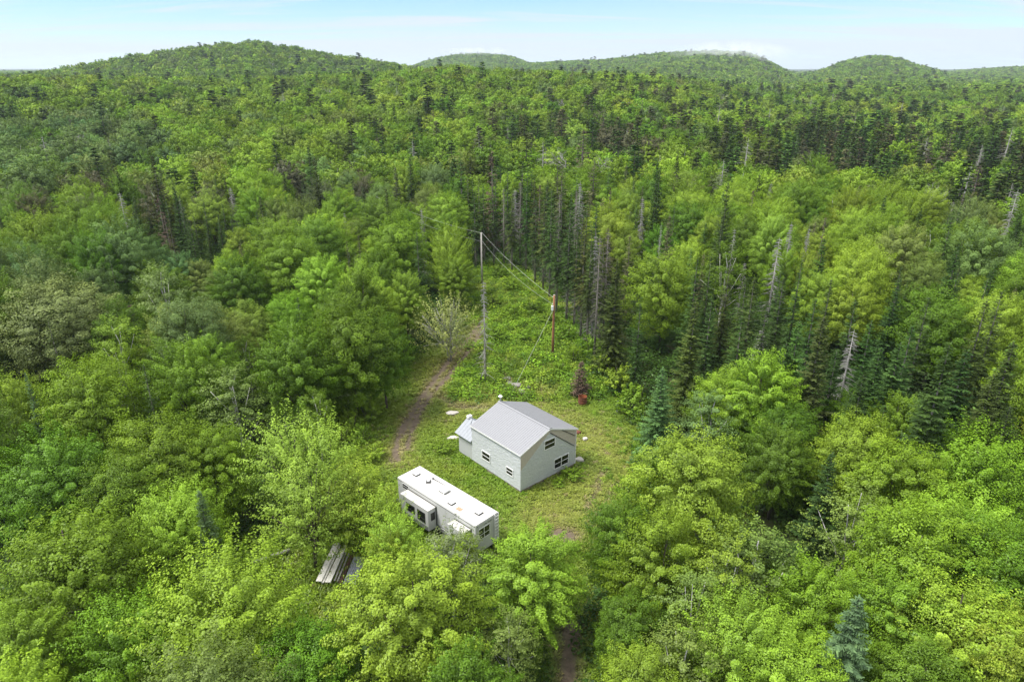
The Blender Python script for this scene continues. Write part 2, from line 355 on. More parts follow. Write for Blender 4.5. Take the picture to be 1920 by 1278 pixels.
M['batten'] = plain('dark_weathered_batten', (0.06, 0.05, 0.045), 0.8)
M['roof'] = plain('light_grey_metal_roofing', (0.248, 0.250, 0.262), 0.5, vary=0.05, scale=1.2)
M['annexroof'] = plain('blue_grey_metal_roofing', (0.30, 0.32, 0.345), 0.45, vary=0.12, scale=2)
M['sill'] = plain('rough_stained_footing', (0.33, 0.27, 0.21), 0.9, vary=0.35, scale=4)
M['steel'] = plain('dull_galvanised_steel', (0.45, 0.45, 0.45), 0.45, metal=0.6)
b = Buf()
prof = [(0, 0, 0.25), (HW, 0, 0.25), (HW, 0, EZ), (HW / 2, 0, RZ - 0.05), (0, 0, EZ)]
b.prism(prof, (0, HL, 0)); b.obj('wall', ['wrap'], house)
b = Buf(); b.box((0.05, 0.05, -0.3), (HW - 0.05, HL - 0.05, 0.25)); b.obj('footing', ['sill'], house)
# bare sheathing triangles under the rakes of the gable
b = Buf(); b.prism([(0.0, 0, 2.35), (HW / 2, 0, 5.02), (HW / 2, 0, RZ - 0.1), (0.0, 0, EZ - 0.06)], (0, -0.008, 0)); b.obj('sheathing', ['osb'], house)
b = Buf(); b.prism([(HW, 0, 2.28), (HW, 0, EZ - 0.06), (HW / 2 + 0.004, 0, RZ - 0.1), (HW / 2 + 0.004, 0, 4.98)], (0, -0.008, 0)); b.obj('sheathing', ['osb'], house)
def batten(p, q, w=0.07):
    p = np.array(p); q = np.array(q); d = (q - p) / np.linalg.norm(q - p); nn = np.array([-d[2], 0, d[0]]) * w / 2
    b = Buf(); b.prism([p - nn, q - nn, q + nn, p + nn], (0, -0.035, 0)); return b.obj('batten', ['batten'], house)
batten((3.63, -0.009, 4.97), (6.95, -0.009, 2.30)); batten((5.16, -0.009, 4.70), (6.98, -0.009, 3.42)); 
b = Buf(); b.box((HW, 0.02, 2.6), (HW + 0.05, 0.12, EZ - 0.1)); b.obj('batten', ['batten'], house)
# roof: two ribbed slopes
OH = 0.12
sl = (RZ - EZ) / (HW / 2)
def slope(name, side, mat='roof', W2=HW / 2, y0=-0.10, y1=HL + 0.06, ez=EZ, rz=RZ, xc=HW / 2, rib=0.26, oh=OH, parent=None, th=0.05):
    b = Buf(); s = -1 if side == 'l' else 1
    xe = xc + s * (W2 + oh); sl = (rz - ez) / W2; zE = rz - sl * (W2 + oh)
    nrmv = np.array([s * sl, 0, 1.0]); nrmv /= np.linalg.norm(nrmv)
    quad = [(xc, y0, rz), (xe, y0, zE), (xe, y1, zE), (xc, y1, rz)]
    b.prism(quad, tuple(nrmv * th))
    y = y0 + 0.02
    while y < y1 - 0.05:
        q = [np.array((xc, y, rz)) + nrmv * th, np.array((xe, y, zE)) + nrmv * th, np.array((xe, y + 0.045, zE)) + nrmv * th, np.array((xc, y + 0.045, rz)) + nrmv * th]
        b.prism(q, tuple(nrmv * 0.017)); y += rib
    return b.obj(name, [mat], parent or house)
slope('roof', 'l'); slope('roof', 'r')
b = Buf()
for s in (-1, 1):
    nv = np.array([s * sl, 0, 1.0]); nv /= np.linalg.norm(nv)
    p0 = np.array((HW / 2, 0, RZ)) + nv * 0.085; w = np.array((s * 1.0, 0, -sl)); w /= np.linalg.norm(w); w *= 0.17
    b.prism([p0 + (0, -0.12, 0.012), p0 + w + (0, -0.12, 0), p0 + w + (0, HL + 0.08, 0), p0 + (0, HL + 0.08, 0.012)], tuple(nv * 0.012))
b.obj('ridge_cap', ['roof'], house)
# white rake and eave fascia
b = Buf()
for s in (-1, 1):
    xe = HW / 2 + s * (HW / 2 + OH); zE = RZ - sl * (HW / 2 + OH)
    b.prism([(HW / 2, -0.13, RZ - 0.10), (xe, -0.13, zE - 0.10), (xe, -0.13, zE + 0.045), (HW / 2, -0.13, RZ + 0.045)], (0, 0.028, 0))
    b.prism([(xe, -0.13, zE - 0.10), (xe, HL + 0.06, zE - 0.10), (xe, HL + 0.06, zE + 0.03), (xe, -0.13, zE + 0.03)], (s * 0.03, 0, 0))
b.obj('fascia', ['white'], house)
def window(parent, org, ax, out, w, h, cols=1, rails=(0.5,), fr=0.07, mat='white', dep=0.05):
    """org: lower left corner on the wall, ax: unit vector along the wall, out: unit vector away from the wall"""
    org = np.array(org, float); ax = np.array(ax, float); out = np.array(out, float); up = np.array([0, 0, 1.0])
    def bar(b, x0, x1, z0, z1, d0, d1):
        p = [org + ax * x0 + up * z0 + out * d0, org + ax * x1 + up * z0 + out * d0, org + ax * x1 + up * z1 + out * d0, org + ax * x0 + up * z1 + out * d0]
        b.prism(p, tuple(out * (d1 - d0)))
    b = Buf()
    bar(b, 0, w, 0, fr, 0, dep); bar(b, 0, w, h - fr, h, 0, dep); bar(b, 0, fr, fr, h - fr, 0, dep); bar(b, w - fr, w, fr, h - fr, 0, dep)
    step = w / cols
    for c in range(1, cols): bar(b, c * step - fr / 2, c * step + fr / 2, fr, h - fr, 0, dep)
    for c in range(cols):
        x0 = c * step + (fr if c == 0 else fr / 2); x1 = (c + 1) * step - (fr if c == cols - 1 else fr / 2)
        for r in rails: bar(b, x0, x1, h * r - 0.022, h * r + 0.022, 0.003, dep - 0.008)
    f = b.obj('window', [mat], parent)
    b = Buf(); bar(b, fr * 0.5, w - fr * 0.5, fr * 0.5, h - fr * 0.5, 0.0035, 0.016); b.obj('pane', ['glass'], f)
    return f
window(house, (2.90, -0.0, 3.33), (1, 0, 0), (0, -1, 0), 1.42, 1.0)
window(house, (4.23, -0.0, 0.72), (1, 0, 0), (0, -1, 0), 1.98, 1.12, cols=2)
window(house, (0, 5.58, 1.14), (0, -1, 0), (-1, 0, 0), 1.28, 0.95)
window(house, (0, 1.99, 1.20), (0, -1, 0), (-1, 0, 0), 0.98, 0.80)
# white corner post and the low annex at the far end
b = Buf(); b.box((HW - 0.06, -0.03, 0.25), (HW + 0.02, 0.10, EZ - 0.15)); b.obj('corner_board', ['white'], house)
AY0, AY1, AW, AE, AR = HL, 9.45, 3.0, 2.42, 3.38
b = Buf(); b.prism([(0.12, AY0, 0.1), (AW, AY0, 0.1), (AW, AY0, AE), ((AW + 0.12) / 2, AY0, AR - 0.04), (0.12, AY0, AE)], (0, AY1 - AY0, 0)); b.obj('annex_wall', ['annexwall'], house)
for s in 'lr': slope('annex_roof', s, 'annexroof', W2=(AW - 0.12) / 2, y0=AY0 + 0.01, y1=AY1 + 0.28, ez=AE, rz=AR, xc=(AW + 0.12) / 2, rib=0.42, oh=0.28, th=0.04)
window(house, (0.12, 8.40, 2.02), (0, -1, 0), (-1, 0, 0), 0.92, 0.36, rails=(), fr=0.06)
bev = bevel_obj('roof_vent', (0.5, 0.36, 0.3), ((AW + 0.12) / 2, AY1 + 0.06, AR + 0.13), 'white', house, 0.05)
b = Buf(); b.box((0.35, AY0 + 0.6, 0), (0.38, AY1 + 0.1, 0.012)); 
cable = Buf(); cable.tube([(1.56, 9.0, AR + 0.07), (1.1, 8.7, AR - 0.2), (0.75, 8.2, 2.92), (0.5, 7.7, 2.76), (0.3, 7.2, 2.66)], 0.016, 5); cable.obj('cable', ['black'], house)
b = Buf(); b.tube([(HW / 2, HL - 0.12, RZ - 0.1), (HW / 2, HL - 0.12, RZ + 0.55)], 0.085, 10); ch = b.obj('chimney_pipe', ['steel'], house)
b = Buf(); b.tube([(HW / 2, HL - 0.12, RZ + 0.5), (HW / 2, HL - 0.12, RZ + 0.62), (HW / 2, HL - 0.12, RZ + 0.63), (HW / 2, HL - 0.12, RZ + 0.78)], [0.12, 0.2, 0.22, 0.06], 12); b.obj('cap', ['white'], ch)

# ================================================================== the trailer
TR = (-2.80, 43.0, 0.0); TA = 0.81; TW, TL, TH, TB = 2.5, 9.78, 3.47, 0.75
M['rvwhite'] = plain('chalky_white_fibreglass', (0.55, 0.555, 0.545), 0.45, scale=1.5, col2=(0.50, 0.505, 0.495))
M['rvroof'] = plain('dirty_white_roof_membrane', (0.60, 0.59, 0.565), 0.6, scale=0.9, col2=(0.46, 0.44, 0.40))
M['rvgrey'] = plain('grey_lower_skirt_panel', (0.20, 0.205, 0.205), 0.5, vary=0.2)
M['rvdark'] = plain('dark_seal_strip', (0.055, 0.055, 0.055), 0.6)
M['rust'] = plain('tan_roof_patch', (0.42, 0.30, 0.19), 0.8, vary=0.4, scale=8)
rv = thing('travel_trailer', 'long white travel trailer with two slide-outs parked beside the cabin', 'trailer', TR, TA)
bevel_obj('body', (TW, TL, TH - TB - 0.03), (TW / 2, TL / 2, (TH + TB) / 2 - 0.015), 'rvwhite', rv, 0.07)
bevel_obj('roof', (TW - 0.04, TL - 0.04, 0.06), (TW / 2, TL / 2, TH + 0.002), 'rvroof', rv, 0.025)
b = Buf()   # dark gutter line along the near roof edge
b.box((-0.012, 0.1, TH - 0.15), (0.0, TL - 0.1, TH - 0.11)); b.obj('gutter', ['rvdark'], rv)
M['seam'] = plain('grey_panel_seam', (0.30, 0.30, 0.29), 0.6)
b = Buf()
for y_ in (0.48, 2.5, 3.55, 4.58, 8.5): b.box((-0.0035, y_ - 0.012, TB + 0.55), (0.0, y_ + 0.012, TH - 0.16))
b.box((-0.0045, 0.3, TB + 0.535), (0.0, TL - 0.3, TB + 0.565)); b.obj('side_trim', ['seam'], rv); b = Buf()
b.box((TW - 0.58, -0.0035, TB + 0.05), (TW - 0.55, 0.0, TH - 0.1)); b.obj('end_trim', ['seam'], rv); b = Buf()
for y_ in (1.7, 4.2, 6.4): b.box((0.05, y_ - 0.02, TH + 0.0322), (TW - 0.05, y_ + 0.02, TH + 0.036))
b.obj('roof_trim', ['seam'], rv)
b = Buf(); b.box((-0.006, 0.25, TB + 0.02), (0.0, TL - 0.2, TB + 0.52)); b.obj('skirt', ['rvgrey'], rv)
b = Buf()
for (z, y0, y1, w) in ((1.55, 2.3, 3.6, 0.05), (1.44, 2.4, 3.8, 0.07)): b.prism([(-0.004, y0, z - 0.10), (-0.004, y1, z), (-0.004, y1 - 0.1, z + w), (-0.004, y0, z - 0.10 + w)], (-0.003, 0, 0))
sw = [(-0.010, 2.4 + 1.8 * t, 0.85 + 0.45 * math.sin(t * 2.6) * t) for t in np.linspace(0, 1, 9)]
b.obj('stripe', ['rvgrey'], rv)
b = Buf(); b.tube(sw, 0.03, 5); b.tube([(-0.012, 3.5, 0.8), (-0.012, 3.2, 1.25)], 0.022, 5); b.obj('swoosh', ['rvwhite'], rv)
# slide-outs on the near long side
def slide(y0, y1, z0, z1, out, wins):
    s = bevel_obj('slide_out', (out, y1 - y0, z1 - z0), (-out / 2 - 0.001, (y0 + y1) / 2, (z0 + z1) / 2), 'rvwhite', rv, 0.04)
    o = s.location.copy()
    def rel(ob): ob.location = -Vector(o); return ob
    b = Buf(); b.box((-out - 0.02, y0 - 0.02, z1 + 0.001), (-0.02, y1 + 0.02, z1 + 0.04)); rel(b.obj('slide_roof', ['rvroof'], s))
    b = Buf(); b.box((-0.05, y0 - 0.09, z0 - 0.05), (-0.0012, y0 - 0.001, z1 + 0.10)); b.box((-0.05, y1 + 0.001, z0 - 0.05), (-0.0012, y1 + 0.09, z1 + 0.10)); b.box((-0.05, y0 - 0.001, z1 + 0.05), (-0.0012, y1 + 0.001, z1 + 0.11)); rel(b.obj('seal', ['rvdark'], s))
    b = Buf(); b.box((-out - 0.006, y0 + 0.05, z0 + 0.03), (-out, y1 - 0.05, z0 + 0.42)); rel(b.obj('skirt', ['rvgrey'], s))
    for (wy, wz, ww, wh) in wins:
        if wy is None: rel(window(s, (-out + 0.28, y0, wz), (1, 0, 0), (0, -1, 0), ww, wh, rails=(), fr=0.035, mat='rvdark', dep=0.03))
        else: rel(window(s, (-out, wy, wz), (0, -1, 0), (-1, 0, 0), ww, wh, rails=(0.35,), fr=0.035, mat='rvdark', dep=0.03))
    return s
slide(4.72, 8.30, 0.95, 2.92, 0.85, [(7.55, 1.75, 1.1, 0.75), (6.1, 1.55, 1.0, 1.0), (None, 1.85, 0.42, 0.72)])
slide(0.55, 2.38, 1.05, 2.90, 0.80, [(1.95, 1.6, 0.9, 0.7), (None, 1.55, 0.42, 0.62)])
# windows of the body
window(rv, (0, 9.10, 2.75), (0, -1, 0), (-1, 0, 0), 0.85, 0.52, rails=(0.5,), fr=0.04, mat='white', dep=0.025)
window(rv, (0, 9.35, 1.55), (0, -1, 0), (-1, 0, 0), 0.7, 0.6, rails=(0.5,), fr=0.04, mat='white', dep=0.025)
window(rv, (0.26, 0, 1.95), (1, 0, 0), (0, -1, 0), 1.26, 1.05, cols=2, rails=(0.42,), fr=0.05, mat='white', dep=0.03)
# marks above the end window: illegible script, built as short dark strokes
b = Buf()
for (x, z, r) in ((0.93, 3.12, .8), (1.05, 3.19, -.5), (1.12, 3.15, .9), (1.22, 3.13, .1), (1.33, 3.21, -.6), (1.40, 3.15, .8), (1.52, 3.14, .2), (1.60, 3.22, -.8), (1.67, 3.16, .9), (1.76, 3.19, 1.2)):
    d = np.array([math.cos(r), 0, math.sin(r)]) * 0.055; nn = np.array([-d[2], 0, d[0]]) * 0.42
    p = np.array([x, -0.0, z]); b.prism([p - d - nn, p + d - nn, p + d + nn, p - d + nn], (0, -0.006, 0))
b.obj('lettering', ['rvdark'], rv)
for x in (0.16, 2.33):
    b = Buf(); b.box((x - 0.03, -0.02, TH - 0.17), (x + 0.03, 0.0, TH - 0.11)); b.obj('marker_light', ['rvdark'], rv)
b = Buf()   # ladder at the far end corner
for x in (1.98, 2.38): b.tube([(x, -0.02, TH + 0.12), (x, -0.13, TH + 0.05), (x, -0.13, 1.1)], 0.02, 6)
for k in range(8): b.tube([(1.98, -0.13, 1.25 + k * 0.3), (2.38, -0.13, 1.25 + k * 0.3)], 0.017, 6)
b.obj('ladder', ['white'], rv)
for (x, y) in ((1.38, 8.86), (0.70, 3.52), (1.31, 0.99)):
    h = bevel_obj('roof_hatch', (0.52, 0.52, 0.10), (x, y, TH + 0.08), 'rvdark', rv, 0.02, 1); bevel_obj('lid', (0.44, 0.44, 0.08), (0, 0, 0.07), 'white', h, 0.03)
b = Buf(); b.tube([(1.36, 7.24, TH + 0.03), (1.36, 7.24, TH + 0.16)], [0.30, 0.27], 4); fanv = b.obj('roof_fan', ['rvdark'], rv)
b = Buf(); b.tube([(1.36, 7.24, TH + 0.162), (1.36, 7.24, TH + 0.21)], 0.13, 12); b.obj('cover', ['white'], fanv)
ac = bevel_obj('air_conditioner', (0.72, 0.78, 0.26), (1.36, 5.22, TH + 0.16), 'white', rv, 0.05)
b = Buf()
for k in range(5): b.box((-0.37, -0.28 + k * 0.12, -0.04), (-0.357, -0.21 + k * 0.12, 0.06)); 
b.box((-0.33, -0.402, -0.08), (0.33, -0.388, -0.02)); b.obj('grille', ['rvdark'], ac)
b = Buf(); b.tube([(1.93, 7.3, TH + 0.06), (1.95, 6.5, TH + 0.10), (1.97, 5.75, TH + 0.07)], [0.04, 0.02, 0.014], 6); b.tube([(1.93, 7.3, TH + 0.03), (1.93, 7.3, TH + 0.13)], 0.09, 8); b.obj('antenna', ['rvdark'], rv)
b = Buf(); b.box((0.42, 2.25, TH + 0.033), (0.80, 2.78, TH + 0.05)); b.obj('roof_patch', ['rust'], rv)
for y in (4.0, 5.0):
    for x in (0.22, TW - 0.22):
        b = Buf(); b.tube([(x - 0.11, y, 0.36), (x + 0.11, y, 0.36)], 0.36, 18); wh = b.obj('wheel', ['black'], rv)
        b = Buf(); b.tube([(x - 0.125, y, 0.36), (x + 0.125, y, 0.36)], 0.19, 12); b.obj('rim', ['steel'], wh)
b = Buf(); b.box((0.3, 0.2, 0.5), (0.42, TL + 0.9, 0.74)); b.box((TW - 0.42, 0.2, 0.5), (TW - 0.3, TL + 0.9, 0.74)); b.box((0.15, 3.95, 0.3), (TW - 0.15, 4.05, 0.42)); b.box((0.15, 4.95, 0.3), (TW - 0.15, 5.05, 0.42))
for x, y in ((0.36, 0.5), (TW - 0.36, 0.5), (0.36, TL - 0.4), (TW - 0.36, TL - 0.4)): b.box((x - 0.05, y - 0.05, -0.05), (x + 0.05, y + 0.05, 0.5))
b.obj('chassis', ['rvdark'], rv)

# ================================================================== poles and wires
M['polewood'] = plain('orange_brown_pole_wood', (0.30, 0.145, 0.062), 0.85, scale=3, col2=(0.20, 0.085, 0.04))
M['polegrey'] = plain('weathered_grey_pole_wood', (0.40, 0.38, 0.34), 0.9, scale=2, col2=(0.28, 0.26, 0.23))
M['wire'] = plain('pale_aluminium_wire', (0.45, 0.45, 0.43), 0.5)
p2 = at(1036, 668); p1b = at(904, 535)
P1H, P2H = 9.6, 8.7
pole2 = thing('utility_pole', 'orange-brown wooden utility pole with a white meter box near its top', 'pole', p2)
b = Buf(); b.tube([(0, 0, -0.5), (0, 0, 3), (0.02, 0, 6), (0.03, 0, P2H)], [0.19, 0.17, 0.145, 0.12], 12); b.obj('post', ['polewood'], pole2, smooth=True)
b = Buf(); b.tube([(0.03, 0, P2H + 0.002), (0.03, 0, P2H + 0.05)], [0.125, 0.09], 12); b.obj('cap', ['polegrey'], pole2)
bevel_obj('meter_box', (0.30, 0.24, 0.66), (-0.19, -0.13, P2H - 1.75), 'white', pole2, 0.03)
b = Buf(); b.tube([(0.16, -0.03, P2H - 0.5), (0.17, -0.03, 4), (0.19, -0.03, 0.0)], 0.022, 6); b.obj('conduit', ['steel'], pole2)
for z_ in (0.25, 1.2):
    b = Buf(); b.tube([(-0.1, 0, P2H - z_), (-0.22, 0, P2H - z_)], 0.04, 8); b.obj('insulator', ['white'], pole2)
pole1 = thing('utility_pole', 'pale grey wooden utility pole standing behind the dead spruce by the track', 'pole', p1b)
b = Buf(); b.tube([(0, 0, -0.5), (0, 0, 4), (0, 0, P1H)], [0.17, 0.15, 0.12], 12); b.obj('post', ['polegrey'], pole1, smooth=True)
for z_ in (0.15, 1.6):
    b = Buf(); b.tube([(0, 0, P1H - z_), (0.2, 0, P1H - z_)], 0.05, 8); b.obj('insulator', ['white'], pole1)
def wire(name, label, p, q, sag, r=0.022, mat='wire', group=None):
    r *= 0.62; p = np.array(p, float); q = np.array(q, float); t = np.linspace(0, 1, 17)[:, None]
    pts = p + (q - p) * t; pts[:, 2] -= sag * 4 * (t * (1 - t))[:, 0]
    b = Buf(); b.tube(pts, r, 5); return tag(b.obj(name, [mat]), label, 'wire', group)
p2v = np.array([*p2[:2], 0]); p1v = np.array([*p1b[:2], 0])
wire('power_line', 'upper pale wire strung from the grey pole to the orange-brown pole', p1v + (0.2, 0, P1H - 0.15), p2v + (-0.2, 0, P2H - 0.25), 0.5)
wire('power_line', 'lower pale wire strung from the grey pole to the meter box', p1v + (0.2, 0, P1H - 1.6), p2v + (-0.22, 0, P2H - 1.2), 0.9, 0.017)
wire('power_line', 'wire running from the grey pole top into the spruces on its left', p1v + (0, 0, P1H - 0.1), p1v + (-24, 30, P1H + 1.0), 0.7)
wire('power_line', 'lower wire from the grey pole into the spruces on its left', p1v + (0, 0, P1H - 1.6), p1v + (-24, 30, P1H - 0.6), 0.7, 0.017)
gz0 = at(957, 742)
wire('guy_wire', 'pale guy wire slanting from the orange-brown pole down to the rubble', p2v + (-0.12, -0.1, P2H - 2.1), (gz0[0], gz0[1], 0.05), 0.0, 0.02)

# ================================================================== small things in the clearing
M['rustbarrel'] = plain('rusty_barrel_steel', (0.19, 0.06, 0.028), 0.9, scale=5, col2=(0.09, 0.032, 0.02), bump=0.3)
M['rustbright'] = plain('bright_rust', (0.33, 0.10, 0.03), 0.9, scale=4, col2=(0.2, 0.06, 0.02))
M['soot'] = plain('soot', (0.015, 0.012, 0.01), 0.95)
bp0 = at(1092, 757)
barrel = thing('burn_barrel', 'rusty open steel burn barrel at the foot of the brown spruce', 'barrel', bp0)
b = Buf(); b.tube([(0, 0, -0.05), (0, 0, 0.3), (0, 0, 0.32), (0, 0, 0.36), (0, 0, 0.38), (0, 0, 0.66), (0, 0, 0.68), (0, 0, 0.72), (0, 0, 0.74), (0, 0, 1.0)], [0.5, 0.5, 0.52, 0.52, 0.5, 0.5, 0.52, 0.52, 0.5, 0.5], 22, cap=False); b.obj('shell', ['rustbarrel'], barrel)
b = Buf(); b.tube([(0, 0, 1.0), (0, 0, 0.4)], [0.485, 0.47], 22, cap=False); b.obj('lining', ['rustbright'], barrel)
b = Buf(); b.tube([(0, 0, 0.2), (0, 0, 0.38)], 0.465, 18); b.obj('ash', ['soot'], barrel)
b = Buf(); an = np.linspace(0, 2 * math.pi, 25); b.tube([(0.5 * math.cos(a), 0.5 * math.sin(a), 1.0) for a in an], 0.022, 6, cap=False); b.obj('rim', ['rustbarrel'], barrel)

def rock_mesh(seed, dims, flat=0.0):
    r = np.random.default_rng(seed); bm = bmesh.new(); bmesh.ops.create_icosphere(bm, subdivisions=2, radius=0.5)
    for v in bm.verts:
        k = 1 + 0.22 * math.sin(v.co.x * 7 + seed) * math.cos(v.co.y * 6 - seed) + r.uniform(-0.07, 0.07)
        v.co *= k; v.co.x *= dims[0]; v.co.y *= dims[1]; v.co.z = max(min(v.co.z, 0.5 * (1 - flat)), -0.3) * dims[2]
    me = bpy.data.meshes.new('rock'); bm.to_mesh(me); bm.free(); return me
M['slab'] = plain('pale_broken_slab', (0.55, 0.52, 0.47), 0.8, scale=3, col2=(0.42, 0.38, 0.33), bump=0.3)
M['stone'] = plain('grey_field_stone', (0.27, 0.25, 0.22), 0.9, scale=5, col2=(0.15, 0.14, 0.12), bump=0.4)
def slabthing(px, py, dims, rz, label, seed, cat='slab', mat='slab', nm='stone_slab'):
    p = at(px, py); me = rock_mesh(seed, dims, 0.55); me.materials.append(M[mat])
    o = bpy.data.objects.new(nm, me); COL.objects.link(o); o.location = (p[0], p[1], 0.12); o.rotation_euler = (0, 0, rz); return tag(o, label, cat)
slabthing(849, 775, (1.5, 0.8, 0.35), 0.1, 'pale flat slab lying on the bare soil behind the cabin annex', 3)
slabthing(849, 822, (1.2, 0.65, 0.4), 0.15, 'white flat slab lying in the grass beside the cabin annex wall', 5)
slabthing(1086, 863, (0.95, 0.75, 0.6), -0.3, 'pale pinkish block in the grass beside the cabin right corner', 8, 'block', nm='stone_block')
slabthing(1187, 932, (0.9, 0.7, 0.7), 0.5, 'grey boulder half hidden at the right edge of the clearing', 11, 'rock', 'stone', 'boulder')
slabthing(1097, 824, (0.6, 0.5, 0.5), 0.2, 'small pale green lump beside the rusty debris right of the cabin', 13, 'rock', nm='stone_block')
slabthing(1080, 812, (1.1, 0.7, 0.5), 0.4, 'rusty brown scrap lying by the right eave of the cabin', 17, 'scrap', 'rustbarrel', 'scrap_heap')
rr = np.random.default_rng(21)
for k in range(12):
    px = 944 + rr.uniform(0, 1) * 46; py = 708 + (px - 944) * 0.62 + rr.normal(0, 5)
    p = at(px, py); s = rr.uniform(0.35, 0.8); me = rock_mesh(30 + k, (s * 1.3, s, s * 0.7), 0.2); me.materials.append(M['stone'])
    o = bpy.data.objects.new('stone', me); COL.objects.link(o); o.location = (p[0], p[1], 0.12); o.rotation_euler = (0, 0, rr.uniform(0, 6))
    tag(o, 'grey field stone in the rubble line at the foot of the guy wire', 'stone', 'stones in the rubble line behind the cabin')

# the stack of old boards and the metal sheet by the trees in front
M['board'] = plain('weathered_white_board', (0.84, 0.82, 0.76), 0.8, scale=4, col2=(0.66, 0.62, 0.55))
M['boardgrey'] = plain('grey_weathered_board', (0.34, 0.33, 0.31), 0.85, scale=4, col2=(0.22, 0.20, 0.18))
M['boarddark'] = plain('dark_red_brown_board', (0.085, 0.04, 0.03), 0.9, vary=0.3)
M['sheet'] = plain('blue_grey_metal_sheet', (0.27, 0.29, 0.34), 0.5, scale=2, col2=(0.36, 0.38, 0.42))
lb = at(597, 1100); lb2 = at(625, 1040); ang = math.atan2(lb2[1] - lb[1], lb2[0] - lb[0])
def board(off, z, w, L, th, mat, label, da=0.0, along=0.0, cat='board', nm='board', prof=True):
    b = Buf(); b.box((along, off - w / 2, z), (along + L, off + w / 2, z + th))
    if prof: b.box((along + 0.02, off - w / 2 - 0.012, z - 0.03), (along + L - 0.02, off - w / 2 - 0.001, z + th - 0.006)); b.box((along + 0.02, off + w / 2 + 0.001, z - 0.03), (along + L - 0.02, off + w / 2 + 0.012, z + th - 0.006))
    o = b.obj(nm, [mat]); o.location = (lb[0], lb[1], 0.0); o.rotation_euler = (0, 0, ang + da); return tag(o, label, cat)
board(-0.08, 0.52, 0.42, 4.4, 0.06, 'board', 'wide whitish board on top left of the board stack under the trees')
board(-0.36, 0.40, 0.15, 4.3, 0.06, 'board', 'narrow whitish board just right of the wide top board', 0.005)
board(-0.62, 0.34, 0.28, 3.9, 0.05, 'board', 'whitish board lying lower in the middle of the board stack', -0.02, 0.15)
board(-0.86, 0.44, 0.19, 4.2, 0.07, 'board', 'whitish board with a raised edge right of the middle board', 0.0, 0.02)
board(-1.16, 0.30, 0.10, 3.4, 0.07, 'boardgrey', 'thin grey board with a gap beside the whitish boards', 0.03, 0.35)
board(-1.38, 0.26, 0.10, 3.2, 0.07, 'boardgrey', 'thin grey board next to the dark red-brown board', 0.02, 0.3)
board(-1.60, 0.22, 0.22, 3.2, 0.06, 'boarddark', 'dark red-brown board beside the grey metal sheet', 0.0, 0.2)
for k, a0 in enumerate((0.7, 2.9)):
    b = Buf(); b.box((a0, -2.0, 0.0), (a0 + 0.2, 0.1, 0.2)); o = b.obj('timber_bearer', ['boarddark']); o.location = (lb[0], lb[1], 0.0); o.rotation_euler = (0, 0, ang); tag(o, ('nearer' if k == 0 else 'farther') + ' dark bearer timber under the stack of boards', 'timber')
b = Buf(); 
for k in range(7): 
    x0 = -1.80 - k * 0.14
    b.add([(0.25, x0, 0.21), (3.3, x0, 0.21), (3.3, x0 - 0.07, 0.25), (0.25, x0 - 0.07, 0.25), (3.3, x0 - 0.14, 0.21), (0.25, x0 - 0.14, 0.21)], [(0, 3, 2, 1), (3, 5, 4, 2)])
o = b.obj('metal_sheet', ['sheet']); o.location = (lb[0], lb[1], 0.0); o.rotation_euler = (0, 0, ang); tag(o, 'blue-grey corrugated metal sheet lying right of the board stack', 'metal sheet')
sm = o.modifiers.new('thickness', 'SOLIDIFY'); sm.thickness = 0.01
la, lc = at(470, 1062), at(545, 1040)
b = Buf(); b.tube([(la[0], la[1], 0.35), ((la[0] + lc[0]) / 2, (la[1] + lc[1]) / 2, 0.42), (lc[0], lc[1], 0.5)], [0.10, 0.15, 0.17], 8); tag(b.obj('fallen_log', ['deadwood'], smooth=True), 'fallen grey log in the shade left of the board stack', 'log')

